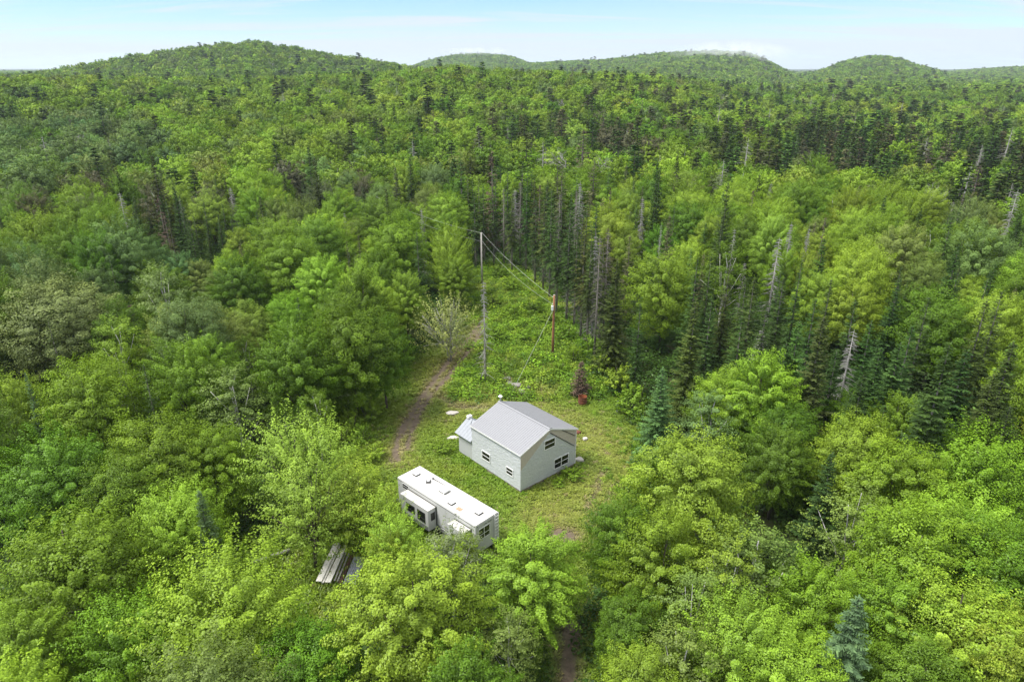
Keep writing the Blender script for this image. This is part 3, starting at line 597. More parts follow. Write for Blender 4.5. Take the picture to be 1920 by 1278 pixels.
# ================================================================== tree builders
def leaf_quads(buf, P, Nn, size, rg, mat, tone, aspect=0.72):
    k = len(P); r = nrm(rg.normal(size=(k, 3))); a = nrm(np.cross(Nn, r)); bb = np.cross(Nn, a)
    s = (size * rg.uniform(0.7, 1.3, k))[:, None]
    v = np.stack([P - a * s * 0.55, P + bb * s * 0.5 * aspect, P + a * s * 0.55, P - bb * s * 0.5 * aspect], 1).reshape(-1, 3)
    buf.add(v, np.arange(4 * k).reshape(-1, 4), mat, tone)
def broadleaf(seed, H=10.0, W=7.0, clumps=80, per=190, leaf=0.17, zb=0.2, up=0.45, spike=0.0, inner=0.12, dome=0.0, stems=1, limbs=9, flat=1.0, trunk_r=0.16, tone_sd=0.11, squash=0.85, csize=1.0):
    """crown and trunk buffers of a broadleaved tree of height H and crown width W"""
    rg = np.random.default_rng(seed); cr = Buf(); tk = Buf()
    zc = H * (zb + 1) / 2 - 0.04 * H; rz = H * (1 - zb) / 2
    D = nrm(rg.normal(size=(clumps * 3, 3))); D = D[D[:, 2] > -0.55][:clumps]
    # spread directions a little for an even shell
    for _ in range(6):
        d2 = D[:, None] - D[None]; q = (d2 ** 2).sum(-1) + np.eye(len(D)) * 9
        D = nrm(D + 0.012 * (d2 / (q[..., None] ** 1.5)).sum(1) / 10)
    lob = nrm(rg.normal(size=(7, 3))); la = rg.uniform(-0.16, 0.28, 7)
    f = 1 + sum(a * np.clip(D @ q, 0, 1) ** 3 for a, q in zip(la, lob))
    rr_ = np.where(rg.uniform(size=len(D)) < 0.84, rg.uniform(0.74, 1.03, len(D)), rg.uniform(0.35, 0.74, len(D))) * f
    taper = 1 - dome * np.clip(D[:, 2], 0, 1) * 0.5
    C = np.stack([D[:, 0] * W / 2 * rr_ * taper, D[:, 1] * W / 2 * rr_ * taper, zc + D[:, 2] * rz * rr_], 1)
    outv = nrm(D * np.array([1, 1, 0.55]) + np.array([0, 0, up]))
    ctone = np.exp(rg.normal(0, tone_sd, len(D)))
    Ps = []; Ns = []; Ts = []
    for c, o, tn, dcr in zip(C, outv, ctone, D):
        k = int(per * rg.uniform(0.6, 1.4)); L = 0.155 * W * csize * rg.uniform(0.6, 1.45) * (1 + spike); w = 0.105 * W * csize * rg.uniform(0.6, 1.4) * flat
        e1 = nrm(np.cross(o, rg.normal(size=3))); e2 = np.cross(o, e1)
        q = nrm(rg.normal(size=(k, 3))) * rg.uniform(0.35, 1.0, (k, 1)) ** 0.6
        t = q[:, 0]; lat = w * (1 - (0.25 + 0.5 * min(spike, 1)) * (t + 1) / 2)
        off = q[:, 1] * lat; of2 = q[:, 2] * lat
        dl = o * (t * L)[:, None] + e1 * off[:, None] + e2 * of2[:, None]; dl[:, 2] *= squash
        Ps.append(c + dl)
        nn = nrm(dcr * 0.55 + o * (0.2 + 0.3 * q[:, :1]) + e1 * q[:, 1:2] * 0.5 + e2 * q[:, 2:3] * 0.5 + np.array([0, 0, 0.3]) + rg.normal(size=(k, 3)) * 0.36)
        Ns.append(nn); Ts.append(tn * np.exp(rg.normal(0, 0.10, k)) * (1 + 0.08 * t))
    k = int(inner * clumps * per); q = nrm(rg.normal(size=(k, 3))) * rg.uniform(0.1, 0.75, (k, 1))
    Ps.append(np.stack([q[:, 0] * W / 2, q[:, 1] * W / 2, zc + q[:, 2] * rz], 1)); Ns.append(nrm(rg.normal(size=(k, 3)) + (0, 0, 0.5))); Ts.append(np.exp(rg.normal(0, 0.15, k)))
    P = np.concatenate(Ps); Nn = np.concatenate(Ns); T = np.concatenate(Ts)
    ok = P[:, 2] > 0.25; leaf_quads(cr, P[ok], Nn[ok], leaf, rg, 0, T[ok])
    for s in range(stems):
        a = rg.uniform(0, 6.28); lean = (0.0 if stems == 1 else 0.16 * W)
        top = np.array([math.cos(a) * lean + rg.normal(0, .03) * W, math.sin(a) * lean + rg.normal(0, .03) * W, H * 0.86])
        t = np.linspace(0, 1, 7)[:, None]; pts = t * top + np.array([math.cos(a), math.sin(a), 0]) * (0 if stems == 1 else .15) + np.concatenate([rg.normal(0, 0.012 * H, (7, 2)) * t, np.zeros((7, 1))], 1)
        pts[0, 2] = -0.3; tk.tube(pts, np.linspace(trunk_r, 0.03, 7) / math.sqrt(stems), 7)
        pick = rg.choice(len(C), min(limbs, len(C)), replace=False)
        for q in pick:
            h0 = rg.uniform(0.22, 0.62); base = pts[0] + (pts[-1] - pts[0]) * h0; e = base + (C[q] - base) * 0.92
            mid = (base + e) / 2 + np.array([0, 0, -0.03 * H]); tk.tube([base, mid, e], [trunk_r * 0.42 * (1 - h0 * .5) / math.sqrt(stems), trunk_r * 0.24 / math.sqrt(stems), 0.018], 5)
    return cr, tk

def spruce(seed, H=12.0, Rb=2.0, zb=0.05, wh=0.42, nb=8, step=0.17, card=(0.36, 0.15), drop=0.28, power=0.85, bare=False, twig_only=False, gap=0.0, ragged=0.15):
    rg = np.random.default_rng(seed); cr = Buf(); tk = Buf()
    V = []; T = []; z = zb * H
    while z < H * 0.985:
        t = (z - zb * H) / (H * (1 - zb)); n_ = max(3, int(round(nb * (1 - 0.45 * t)))); a0 = rg.uniform(0, 6.28)
        for k in range(n_):
            if rg.uniform() < gap: continue
            a = a0 + k * 6.283 / n_ + rg.normal(0, 0.2); L = Rb * ((1 - t) ** power) * rg.uniform(1 - ragged * 2, 1 + ragged) + 0.10
            o = np.array([math.cos(a), math.sin(a), 0.0]); sd = np.array([-o[1], o[0], 0.0]); rise = 0.35 * t - drop * (1 - t)
            m_ = max(2, int(L / step)); u_ = (np.arange(m_) + 0.5) / m_; tn = math.exp(rg.normal(0, 0.18))
            zo = rg.uniform(-0.5, 0.5) * wh
            for u in u_:
                c = o * (L * u) + np.array([0, 0, z + zo + rise * L * u - 0.25 * L * u * u * (1 - t) + 0.12 * L * u ** 3])
                ln = card[0] * (0.5 + 0.9 * (1 - u)) * rg.uniform(0.7, 1.3) * (0.45 + 0.55 * min(L / 1.2, 1))
                for s in (-1, 1):
                    dr = nrm(o * rg.uniform(0.45, 0.9) + sd * s + np.array([0, 0, rg.normal(-0.18, 0.22)])); wv = nrm(np.cross(dr, np.array([0, 0, 1.0]) + rg.normal(size=3) * 0.35)) * card[1] * rg.uniform(0.7, 1.2)
                    e = c + dr * ln
                    V.append([c - wv * 0.5, e - wv * 0.28, e + wv * 0.28, c + wv * 0.5]); T.append(tn * math.exp(rg.normal(0, 0.16)))
        z += wh * (1.0 if t < 0.8 else 0.7) * rg.uniform(0.85, 1.15)
    # leader
    for k in range(8):
        a = k * 2.4; zz_ = H * (0.95 + 0.05 * k / 8); o = np.array([math.cos(a), math.sin(a), 0.5]) * 0.16; c = np.array([0, 0, zz_]); wv = np.array([-o[1], o[0], 0]) * 0.4
        V.append([c - wv, c + o - wv * .4, c + o + wv * .4, c + wv]); T.append(1.1)
    V = np.array(V).reshape(-1, 3); cr.add(V, np.arange(len(V)).reshape(-1, 4), 0, np.array(T))
    tk.tube([(0, 0, -0.3), (0, 0, H * 0.4), (0, 0, H * 0.99)], [0.0125 * H, 0.009 * H, 0.012], 7)
    if bare:
        z = 0.08 * H
        while z < zb * H + 0.15 * H:
            for k in range(4):
                a = rg.uniform(0, 6.28); L = rg.uniform(0.4, 1.2); o = np.array([math.cos(a), math.sin(a), rg.uniform(-0.35, 0.0)])
                tk.tube([np.array([0, 0, z]), np.array([0, 0, z]) + o * L], [0.022, 0.008], 3)
            z += 0.22
    return cr, tk

def dead_conifer(seed, H=12.0, Rb=1.4, dens=1.0, zb=0.1, fine=True):
    """bare grey conifer: trunk and many drooping twigs"""
    rg = np.random.default_rng(seed); br = Buf(); tk = Buf(); tk.tube([(0, 0, -0.3), (0.03, 0, H * 0.5), (0, 0, H)], [0.0105 * H, 0.007 * H, 0.010], 7)
    z = zb * H; V = []
    while z < H * 0.98:
        t = z / H
        for k in range(int(4.4 * dens)):
            a = rg.uniform(0, 6.28); L = Rb * (1 - t) ** 0.7 * rg.uniform(0.35, 1.1) + 0.12; o = np.array([math.cos(a), math.sin(a), 0]); sd = np.array([-o[1], o[0], 0])
            pts = [np.array([0, 0, z]) + o * L * u + np.array([0, 0, 0.1 * L * u - 0.42 * L * u * u]) for u in (0, 0.4, 0.75, 1)]
            br.tube(pts, [0.020, 0.016, 0.012, 0.006], 3, cap=False)
            if fine:
                for u in np.arange(0.25, 1.0, 0.14):
                    c = pts[0] + o * L * u + np.array([0, 0, 0.1 * L * u - 0.42 * L * u * u])
                    for s in (-1, 1):
                        e = c + (o * 0.4 + sd * s * 0.7 + np.array([0, 0, -0.45 + rg.normal(0, .2)])) * 0.34 * (1.2 - u) * rg.uniform(.6, 1.3); w = np.array([0, 0, 0.018])
                        V.append([c - w, e - w * 0.5, e + w * 0.5, c + w])
        z += 0.30 * rg.uniform(0.7, 1.3)
    if V:
        V = np.array(V).reshape(-1, 3); br.add(V, np.arange(len(V)).reshape(-1, 4))
    return br, tk

# ---- near and mid-distance prototypes: (crown mesh, trunk mesh, height, width)
PROTO = {}
def keep(kind, maker, cmat, tmat, H, W):
    c, t = maker; PROTO.setdefault(kind, []).append((c.mesh('crown', [cmat], tone=True), t.mesh('trunk', [tmat], smooth=True), H, W))
for s in range(6): keep('maple', broadleaf(100 + s, 10, 7, 170, 290, 0.108, 0.21, 0.25, (0.0, 0.15, 0.1, 0.3, 0.05, 0.35)[s], inner=0.16, csize=(0.80, 0.70, 0.85, 0.72, 0.9, 0.66)[s], squash=(0.8, 0.95, 0.85, 1, 0.75, 0.9)[s], dome=(0, 0.3, 0.1, 0.4, 0.2, 0.5)[s]), 'leaf', 'bark', 10, 7)
for s in range(3): keep('spiky', broadleaf(130 + s, 10, 7, 140, 290, 0.110, 0.18, 0.7, 0.6, dome=0.25, inner=0.14, squash=1.0, csize=0.88), 'leaf', 'bark', 10, 7)
for s in range(3): keep('airy', broadleaf(160 + s, 10, 6, 110, 110, 0.125, 0.12, 0.7, 0.7, inner=0.05, stems=3, limbs=8, dome=0.3), 'leaf', 'bark', 10, 6)
for s in range(3): keep('birch', broadleaf(200 + s, 11, 4.6, 80, 110, 0.115, 0.2, 0.2, 0.3, inner=0.07, dome=0.55, limbs=10, trunk_r=0.11), 'leaf', 'birchbark', 11, 4.6)
for s in range(3): keep('bush', broadleaf(230 + s, 2.4, 2.6, 34, 75, 0.13, 0.0, 0.6, 0.4, inner=0.1, stems=4, limbs=4, trunk_r=0.05), 'leaf', 'bark', 2.4, 2.6)
keep('shrubtree', broadleaf(260, 7, 6, 110, 62, 0.13, 0.1, 1.0, 0.9, inner=0.03, stems=7, limbs=9, trunk_r=0.13, flat=0.7), 'leaf', 'deadwood', 7, 6)
for s in range(4): keep('spruce', spruce(300 + s, 12, 2.0, 0.03, step=.13, card=(.30, .11)), 'needle', 'sprucebark', 12, 4.0)
for s in range(3): keep('standspruce', spruce(330 + s, 15, 1.9, 0.36, drop=0.5, power=0.72, bare=True, gap=0.24, ragged=0.3), 'needle', 'sprucebark', 15, 3.8)
for s in range(2): keep('fir', spruce(350 + s, 10, 2.3, 0.02, wh=0.32, nb=11, step=.11, card=(0.30, 0.10), drop=0.12, ragged=.2), 'needle', 'sprucebark', 10, 4.6)
for s in range(3): keep('dead', dead_conifer(400 + s, 12, 1.7, 0.9 + 0.3 * s), 'deadwood', 'deadwood', 12, 3.0)
for s in range(2): keep('snag', dead_conifer(440 + s, 15, 1.3, 0.9, zb=0.38), 'sprucebark', 'sprucebark', 15, 2.6)
keep('brown', spruce(430, 8, 1.5, 0.05, step=0.2, card=(0.34, 0.12), gap=0.1), 'brownneedle', 'sprucebark', 8, 3.0)
keep('rust', spruce(431, 4, 1.0, 0.05, wh=0.26, card=(0.3, 0.13)), 'brownneedle', 'sprucebark', 4, 2.0)
def bare_tree(seed, H=9, W=5):
    rg = np.random.default_rng(seed); br = Buf(); tk = Buf(); tk.tube([(0, 0, -0.3), (0.1, 0, H * 0.4), (0.05, 0.1, H * 0.75)], [0.14, 0.1, 0.05], 7)
    def grow(p, d, L, r, lev):
        e = p + d * L; m_ = (p + e) / 2 + rg.normal(size=3) * 0.05 * L; br.tube([p, m_, e], [r, r * 0.8, r * 0.55], 4 if lev < 2 else 3, cap=False)
        if lev < 4:
            for _ in range(3 if lev < 2 else 2): grow(p + (e - p) * rg.uniform(0.5, 1.0), nrm(d + rg.normal(size=3) * 0.5 + (0, 0, 0.12)), L * rg.uniform(0.55, 0.75), r * 0.6, lev + 1)
    for k in range(9):
        a = k * 2.4; h = H * rg.uniform(0.25, 0.72); grow(np.array([0.07, 0.03, h]), nrm(np.array([math.cos(a), math.sin(a), rg.uniform(0.5, 1.1)])), W * 0.3, 0.05, 0)
    return br, tk
for s in range(2): keep('bare', bare_tree(460 + s), 'deadwood', 'deadwood', 9, 5)

# ------------------------------------------------------------------ tints
TINT = {'lime': (0.209, 0.316, 0.028), 'bright': (0.150, 0.254, 0.018), 'yellow': (0.225, 0.328, 0.038), 'green': (0.102, 0.188, 0.014),
        'deep': (0.076, 0.146, 0.015), 'olive': (0.150, 0.210, 0.040), 'sage': (0.125, 0.192, 0.050), 'greygreen': (0.170, 0.220, 0.078), 'bluegreen': (0.090, 0.168, 0.050),
        'dark': (0.043, 0.080, 0.020), 'darkolive': (0.058, 0.080, 0.021), 'blue': (0.090, 0.150, 0.060), 'fresh': (0.066, 0.130, 0.027), 'taupe': (0.100, 0.105, 0.050), 'pale': (0.235, 0.270, 0.075), 'gapshade': (0.045, 0.092, 0.014), 'none': (0.1, 0.1, 0.1)}
def tint_of(name, rg, sd=0.09):
    t = np.array(TINT[name]); k = math.exp(rg.normal(0, sd)); return tuple(np.clip(t * k * np.exp(rg.normal(0, 0.05, 3)), 0, 1))

# ------------------------------------------------------------------ tree list: (kind, x, y, height, width, tint name, own label or None)
TREES = []
def top(kind, px, py, h, w, tint, label=None):      # tree whose top shows at this spot of the photo
    p = at(px, py, h); 
    for _ in range(4): p = at(px, py, h + float(terrain(p[0], p[1])))
    TREES.append((kind, p[0], p[1], h, w, tint, label, True))
def base(kind, px, py, h, w, tint, label=None):     # tree whose foot shows at this spot
    p = at(px, py); TREES.append((kind, p[0], p[1], h, w, tint, label, True))
#@TREES@
# front rows and left side
top('maple', 765, 1052, 10, 8.6, 'lime', 'big rounded lime-green maple at the bottom centre, in front of the trailer')
top('maple', 1000, 1002, 8.6, 7.0, 'lime', 'lime-green maple between the trailer end and the dirt path')
top('birch', 845, 985, 8.5, 4.6, 'greygreen', 'grey-green birch in front of the trailer small slide-out')
top('birch', 955, 1140, 6.5, 3.8, 'olive', 'thin olive birch with a pale leaning trunk left of the dirt path')
top('spiky', 100, 960, 11, 9.0, 'bright', 'big bright green maple with upright shoots at the lower left edge')
top('spiky', 400, 1046, 11, 8.6, 'lime', 'big lime-green maple with upright shoots left of the shaded glade')
top('spiky', 230, 1120, 9, 6.5, 'bright'); top('maple', 20, 1150, 9, 6, 'bright'); top('maple', 560, 1190, 7.5, 6, 'green')
top('spiky', 310, 902, 9.5, 6.4, 'lime', 'lime-green tree with raised boughs left of the blue-grey spruce')
top('fir', 372, 918, 9.5, 3.4, 'blue', 'blue-grey spruce rising between lime-green maples left of the glade')
top('airy', 520, 772, 11, 7.0, 'yellow', 'airy yellow-green many-stemmed tree, tallest of those left of the trailer')
top('airy', 600, 790, 10.5, 6.5, 'yellow'); top('airy', 655, 860, 8.5, 5.8, 'lime'); top('airy', 560, 860, 10, 6, 'yellow'); top('airy', 650, 893, 6, 5, 'lime')
top('airy', 705, 915, 7.0, 4.6, 'lime', 'lime-green sapling clump hiding the left end of the trailer')
top('airy', 745, 965, 6.5, 4.2, 'lime', 'lime-green leafy tree in front of the trailer large slide-out')
top('airy', 726, 985, 6.0, 3.6, 'lime'); top('airy', 800, 1005, 5.5, 3.4, 'lime')
top('bush', 860, 1005, 3.4, 3.0, 'lime')
top('maple', 150, 676, 12, 8.6, 'bright', 'tall rounded bright green maple below the big sage maple at left')
top('maple', 290, 783, 11, 8.0, 'bright', 'wide bright green maple with layered boughs, lower right of the tall rounded maple')
top('maple', 90, 820, 11, 8.5, 'green', 'shaded mid-green maple at the left edge above the lower left maple')
top('maple', 205, 855, 10, 6.5, 'green'); top('maple', 385, 800, 9.5, 6, 'bright'); top('maple', 20, 700, 10, 5, 'lime'); top('fir', 46, 697, 12, 2.4, 'blue', 'narrow blue-grey spruce tip at the left edge above the shaded maple')
top('maple', 340, 638, 12, 7.5, 'bright'); top('birch', 428, 676, 11, 6.4, 'olive', 'olive-yellow birch with drooping boughs left of the pale birch trunks')
top('spruce', 268, 682, 11.5, 2.6, 'dark'); top('dead', 222, 690, 9, 2, 'none')
top('maple', 545, 605, 13, 8.5, 'green', 'rich green maple behind the two pale birch trunks')
top('maple', 650, 558, 14, 9.2, 'green', 'large rich green maple left of the track, nearest the barrel-side of the wood'.replace(', nearest the barrel-side of the wood', ' with boughs down to the grass'))
top('maple', 712, 590, 11.5, 6.5, 'green', 'rich green maple whose right side overhangs the dirt track'); top('maple', 590, 650, 9, 6, 'green')
base('birch', 563, 742, 10.5, 3.6, 'green', 'slender birch with a thin white trunk, left one of two'); base('birch', 609, 764, 10.5, 3.6, 'green', 'slender birch with a thin white trunk, right one of two')
base('bare', 575, 790, 4.0, 2.6, 'none', 'small leafless grey thicket at the foot of the birch trunks')
top('maple', 105, 526, 14, 13.0, 'sage', 'broad sage-green maple at the left edge, widest crown in its row'); top('maple', 215, 560, 12, 7, 'green')
top('maple', 540, 440, 13.5, 10, 'bright'); top('maple', 745, 398, 14, 10, 'bright', 'tall bright green maple left of the grey utility pole'); top('spiky', 842, 425, 12, 7.0, 'lime'); top('maple', 850, 480, 9, 6, 'bright')
top('maple', 600, 480, 12, 8, 'lime'); top('maple', 440, 480, 12, 8, 'green'); top('maple', 705, 470, 12, 8, 'green'); top('maple', 300, 500, 11, 8, 'green')
top('spruce', 672, 440, 14, 3.6, 'darkolive', 'dark spruce standing among maples left of the bare many-stemmed bush'); top('spruce', 781, 432, 14.5, 4.2, 'dark', 'tall dark spruce just left of the pale many-stemmed shrub')
top('spruce', 650, 452, 12, 3, 'darkolive'); top('brown', 450, 455, 8, 2.6, 'none', 'small red-brown dead spruce among the bright maples at left'); top('brown', 243, 572, 11, 3.4, 'none', 'red-brown dead spruce right of the broad sage maple')
top('birch', 380, 560, 10, 4, 'greygreen'); top('birch', 455, 620, 9, 3.6, 'green')
for px, py, h in ((285, 345, 13), (300, 338, 13), (322, 334, 14), (270, 360, 12), (340, 385, 12), (362, 402, 11), (402, 330, 13), (380, 372, 12), (416, 380, 12), (432, 400, 11), (233, 325, 13), (165, 346, 12), (310, 372, 12), (250, 402, 11), (350, 420, 10), (312, 447, 9), (203, 474, 12), (388, 432, 9), (80, 370, 11), (535, 365, 12), (545, 395, 11), (660, 330, 13), (678, 350, 13)):
    top('spruce', px, py, h, 3.4, 'dark' if (px + py) % 3 else 'fresh')
top('dead', 790, 390, 13, 2.6, 'none'); top('dead', 645, 395, 12, 2.2, 'none'); top('dead', 500, 385, 9, 1.8, 'none')
# spruce stand behind the clearing
for px, py, h, kd in ((892, 505, 15, 's'), (908, 498, 16, 's'), (926, 500, 15, 's'), (945, 503, 15.5, 'd'), (960, 510, 15, 's'), (986, 512, 16, 's'), (1003, 532, 15, 's'), (1018, 545, 16, 's'), (1030, 562, 17, 's'), (1043, 590, 16, 's'), (1062, 602, 17.5, 's'), (1076, 612, 17, 's'), (1088, 640, 17, 's'), (1100, 652, 17, 's'), (1113, 690, 17.5, 'd'), (1122, 660, 16, 's'),
                      (900, 480, 16, 's'), (930, 478, 16, 's'), (952, 484, 17, 's'), (975, 490, 16, 'd'), (1000, 503, 17, 's'), (1022, 522, 17, 's'), (1045, 545, 17, 'd'), (1065, 565, 18, 's'), (1085, 592, 17, 's'), (1108, 618, 18, 's'), (1130, 640, 16, 'd'), (880, 470, 15, 's'), (1094, 560, 16, 's'), (1075, 535, 17, 'd'), (1050, 512, 16, 's'), (1110, 580, 17, 's')):
    base('snag' if kd == 'd' else 'standspruce', px, py, h, 3.6 if kd == 's' else 3.0, 'none' if kd == 'd' else ('dark' if (px * 7 + py) % 3 else 'darkolive'))
# clearing: dead spruce, shrub, brown spruce
base('dead', 910, 718, 13.2, 3.0, 'none', 'slim grey dead spruce standing alone at the edge of the dirt track')
base('shrubtree', 843, 676, 9.6, 7.8, 'pale', 'pale yellow-green many-stemmed shrub with bare twigs left of the dead spruce')
base('rust', 1088, 742, 4.4, 3.0, 'none', 'small red-brown dead spruce behind the burn barrel')
# right side
top('maple', 1310, 812, 12, 8.4, 'lime', 'large domed lime-green maple right of the cabin'); top('maple', 1440, 662, 12, 8, 'lime', 'domed lime-green maple above the big one right of the cabin'); top('maple', 1370, 690, 10, 6, 'lime')
top('birch', 1340, 725, 9, 6, 'sage'); top('fir', 1243, 688, 11, 5.0, 'bluegreen', 'soft blue-green conical fir right of the burn barrel'); top('maple', 1480, 752, 9, 6, 'green'); top('maple', 1600, 738, 8, 6.5, 'green'); top('maple', 1700, 740, 10, 5.5, 'bright')
top('maple', 1470, 800, 9, 6, 'green'); top('maple', 1625, 788, 10, 7, 'lime'); top('maple', 1695, 830, 10, 7, 'bright'); top('spiky', 1850, 796, 11, 8.6, 'bright', 'bright green maple with layered shoots at the right edge, below the spruces')
top('birch', 1615, 912, 10, 5.6, 'olive', 'pale olive birch right of the dark spruce tip'); top('maple', 1738, 958, 11, 8.4, 'bright', 'large bright green maple at lower right above the blue-grey spruce'); top('spiky', 1835, 915, 11, 7.5, 'lime'); top('maple', 1900, 985, 11, 7.5, 'green')
top('birch', 1435, 968, 11, 6, 'olive'); top('birch', 1375, 990, 10.5, 5, 'lime'); top('maple', 1245, 972, 10, 6.5, 'bright', 'bright green maple right of the dirt path, beside the bare pale birch'); top('maple', 1172, 935, 9.5, 5.0, 'green', 'dark rich green tree overhanging the right side of the dirt path')
top('bare', 1262, 1010, 8, 3.6, 'none', 'bare pale tree with twisted branches among birches right of the path'); top('birch', 1310, 1060, 9, 5, 'olive'); top('spiky', 1405, 1120, 9, 6.5, 'lime'); top('birch', 1290, 1175, 8, 5, 'olive'); top('maple', 1185, 1120, 7, 4.4, 'green')
top('maple', 1530, 1060, 9, 6, 'bright'); top('maple', 1690, 1085, 9, 6.5, 'bright'); top('spiky', 1815, 1080, 10, 7.5, 'lime'); top('maple', 1900, 1150, 9, 6, 'lime'); top('maple', 1490, 1195, 8, 6, 'lime'); top('maple', 1745, 1215, 8, 6, 'green'); top('maple', 1215, 1225, 7, 5, 'lime')
top('fir', 1562, 846, 11.5, 4.4, 'dark', 'dark spruce tip rising alone among bright maples at right'); top('fir', 1612, 1118, 11, 5.4, 'blue', 'blue-grey spruce at the bottom right, lowest conifer in view'); top('fir', 1772, 1008, 9, 2.8, 'blue', 'slim blue-grey spruce in front of the large lower right maple')
top('brown', 1578, 1075, 6, 2.0, 'none', 'brown dead spruce top between bright trees at lower right')
top('maple', 1252, 472, 14, 8.5, 'bright', 'round bright green maple between spruces right of the orange-brown pole'); top('maple', 1540, 290, 15, 9, 'bright'); top('maple', 1260, 238, 16, 13, 'green', 'wide dark green rounded oak standing above the far canopy'); top('maple', 1430, 255, 16, 12, 'green')
top('dead', 1462, 445, 14, 4.6, 'none', 'broad whitish-grey dead spruce right of centre, biggest dead crown'); top('dead', 1205, 368, 15, 3, 'none'); top('brown', 1145, 352, 14, 3, 'none'); top('dead', 1430, 612, 9, 3.6, 'none', 'short grey dead spruce above the domed lime-green maple'); top('dead', 1602, 618, 12, 4.0, 'none', 'leaning grey dead spruce among dark spruces at right')
top('dead', 1378, 428, 13, 2.6, 'none'); top('dead', 1240, 420, 13, 2, 'none'); top('brown', 1548, 408, 14, 2.6, 'none'); top('dead', 1485, 415, 14, 3, 'none'); top('dead', 1518, 424, 13, 2.4, 'none'); top('dead', 1118, 435, 16, 2.6, 'none'); top('bare', 1770, 420, 11, 9, 'none', 'large leafless spreading tree at the right among green crowns'); top('bare', 1812, 330, 10, 8, 'none', 'leafless pale spreading tree at the edge of the far meadow')
for px, py, h, w, tn in ((1157, 488, 15, 4.6, 'darkolive'), (1308, 484, 15, 4, 'dark'), (1334, 478, 15, 3.4, 'dark'), (1355, 408, 15, 3, 'dark'), (1190, 322, 15, 3, 'dark'), (1255, 500, 12, 3, 'dark'), (1415, 520, 14, 3.6, 'darkolive'), (1440, 562, 13, 3.6, 'dark'), (1392, 592, 13, 3.8, 'dark'), (1305, 560, 15, 4.4, 'darkolive'), (1500, 600, 14, 4.6, 'fresh'), (1530, 560, 14, 4, 'dark'), (1545, 592, 16, 5, 'darkolive'), (1652, 650, 13, 4.6, 'dark'), (1690, 640, 13, 5, 'fresh'), (1782, 642, 17, 5.2, 'dark'), (1815, 655, 14, 5.4, 'dark'), (1852, 560, 15, 4, 'darkolive'), (1880, 545, 15, 4, 'darkolive'), (1902, 640, 15, 5, 'darkolive'), (1742, 560, 15, 4, 'dark'), (1712, 610, 14, 4, 'dark'), (1735, 745, 11, 3.6, 'dark'), (1865, 700, 14, 5, 'darkolive'), (1605, 560, 14, 4, 'dark'), (1635, 600, 13, 4, 'dark'), (1475, 640, 12, 4, 'dark'), (1570, 655, 12, 4, 'dark'), (1400, 520, 13, 3.4, 'darkolive'), (1368, 500, 13, 3.2, 'darkolive'), (1335, 560, 13, 3.6, 'dark'), (1470, 520, 13, 3.6, 'dark'), (1560, 520, 13, 3, 'dark'), (1690, 500, 13, 3, 'dark'), (1800, 500, 13, 3.4, 'darkolive'), (1620, 700, 12, 4.4, 'dark'), (1660, 760, 9, 3.4, 'dark'), (1895, 760, 10, 4, 'dark')):
    top('fir' if w > 4.3 else 'spruce', px, py, h, w * 1.22, tn)
# bushes round the clearing
for px, py, h, w, tn, lb_ in ((1074, 896, 1.1, 2.2, 'bright', 'bright green bush growing against the cabin gable wall'), (1050, 909, 0.7, 1.4, 'bright', 'low bright bush under the double window of the cabin'),
    (1130, 705, 3.2, 3.4, 'lime', None), (1160, 735, 3.4, 3.6, 'lime', 'lime-green bush beside the small red-brown spruce'), (1190, 775, 3.4, 3.6, 'bright', None), (1108, 668, 3, 3, 'bright', None), (1150, 690, 3.4, 3.4, 'green', None), (1215, 810, 3, 3, 'green', None), (1208, 860, 3, 3.4, 'green', None), (1212, 905, 3, 3.2, 'green', None), (1185, 945, 2.8, 3.2, 'green', None),
    (690, 788, 2.6, 3.4, 'bright', None), (660, 812, 2.6, 3.2, 'lime', None), (640, 842, 2.6, 3.0, 'lime', None), (678, 830, 2.0, 2.6, 'lime', None), (632, 790, 2.2, 3, 'bright', None), (700, 860, 1.8, 2.4, 'lime', None), (690, 905, 1.8, 2.2, 'lime', None), (660, 880, 2.2, 2.8, 'lime', None),
    (835, 848, 1.1, 1.9, 'bright', 'low bush in the grass beside the annex wall'), (1068, 1033, 0.8, 1.8, 'green', 'low green bush at the near end of the bare dirt patch'), (930, 640, 2.2, 3, 'bright', None), (960, 600, 2.4, 3.4, 'bright', None), (985, 640, 2.0, 3, 'bright', None), (1000, 590, 2.4, 3.2, 'green', None), (925, 575, 2.2, 3, 'bright', None), (960, 545, 2.4, 3.2, 'bright', None), (1060, 640, 2.4, 3, 'green', None), (1075, 680, 2.2, 2.8, 'bright', None), (1050, 700, 1.6, 2.4, 'bright', None), (1000, 680, 1.6, 2.4, 'bright', None), (880, 705, 1.2, 2.2, 'bright', None), (935, 520, 2.4, 3.2, 'green', None), (1030, 610, 2.2, 3, 'bright', None), (868, 728, 0.9, 1.8, 'bright', None)):
    base('bush', px, py, h, w, tn, lb_)
#@END@

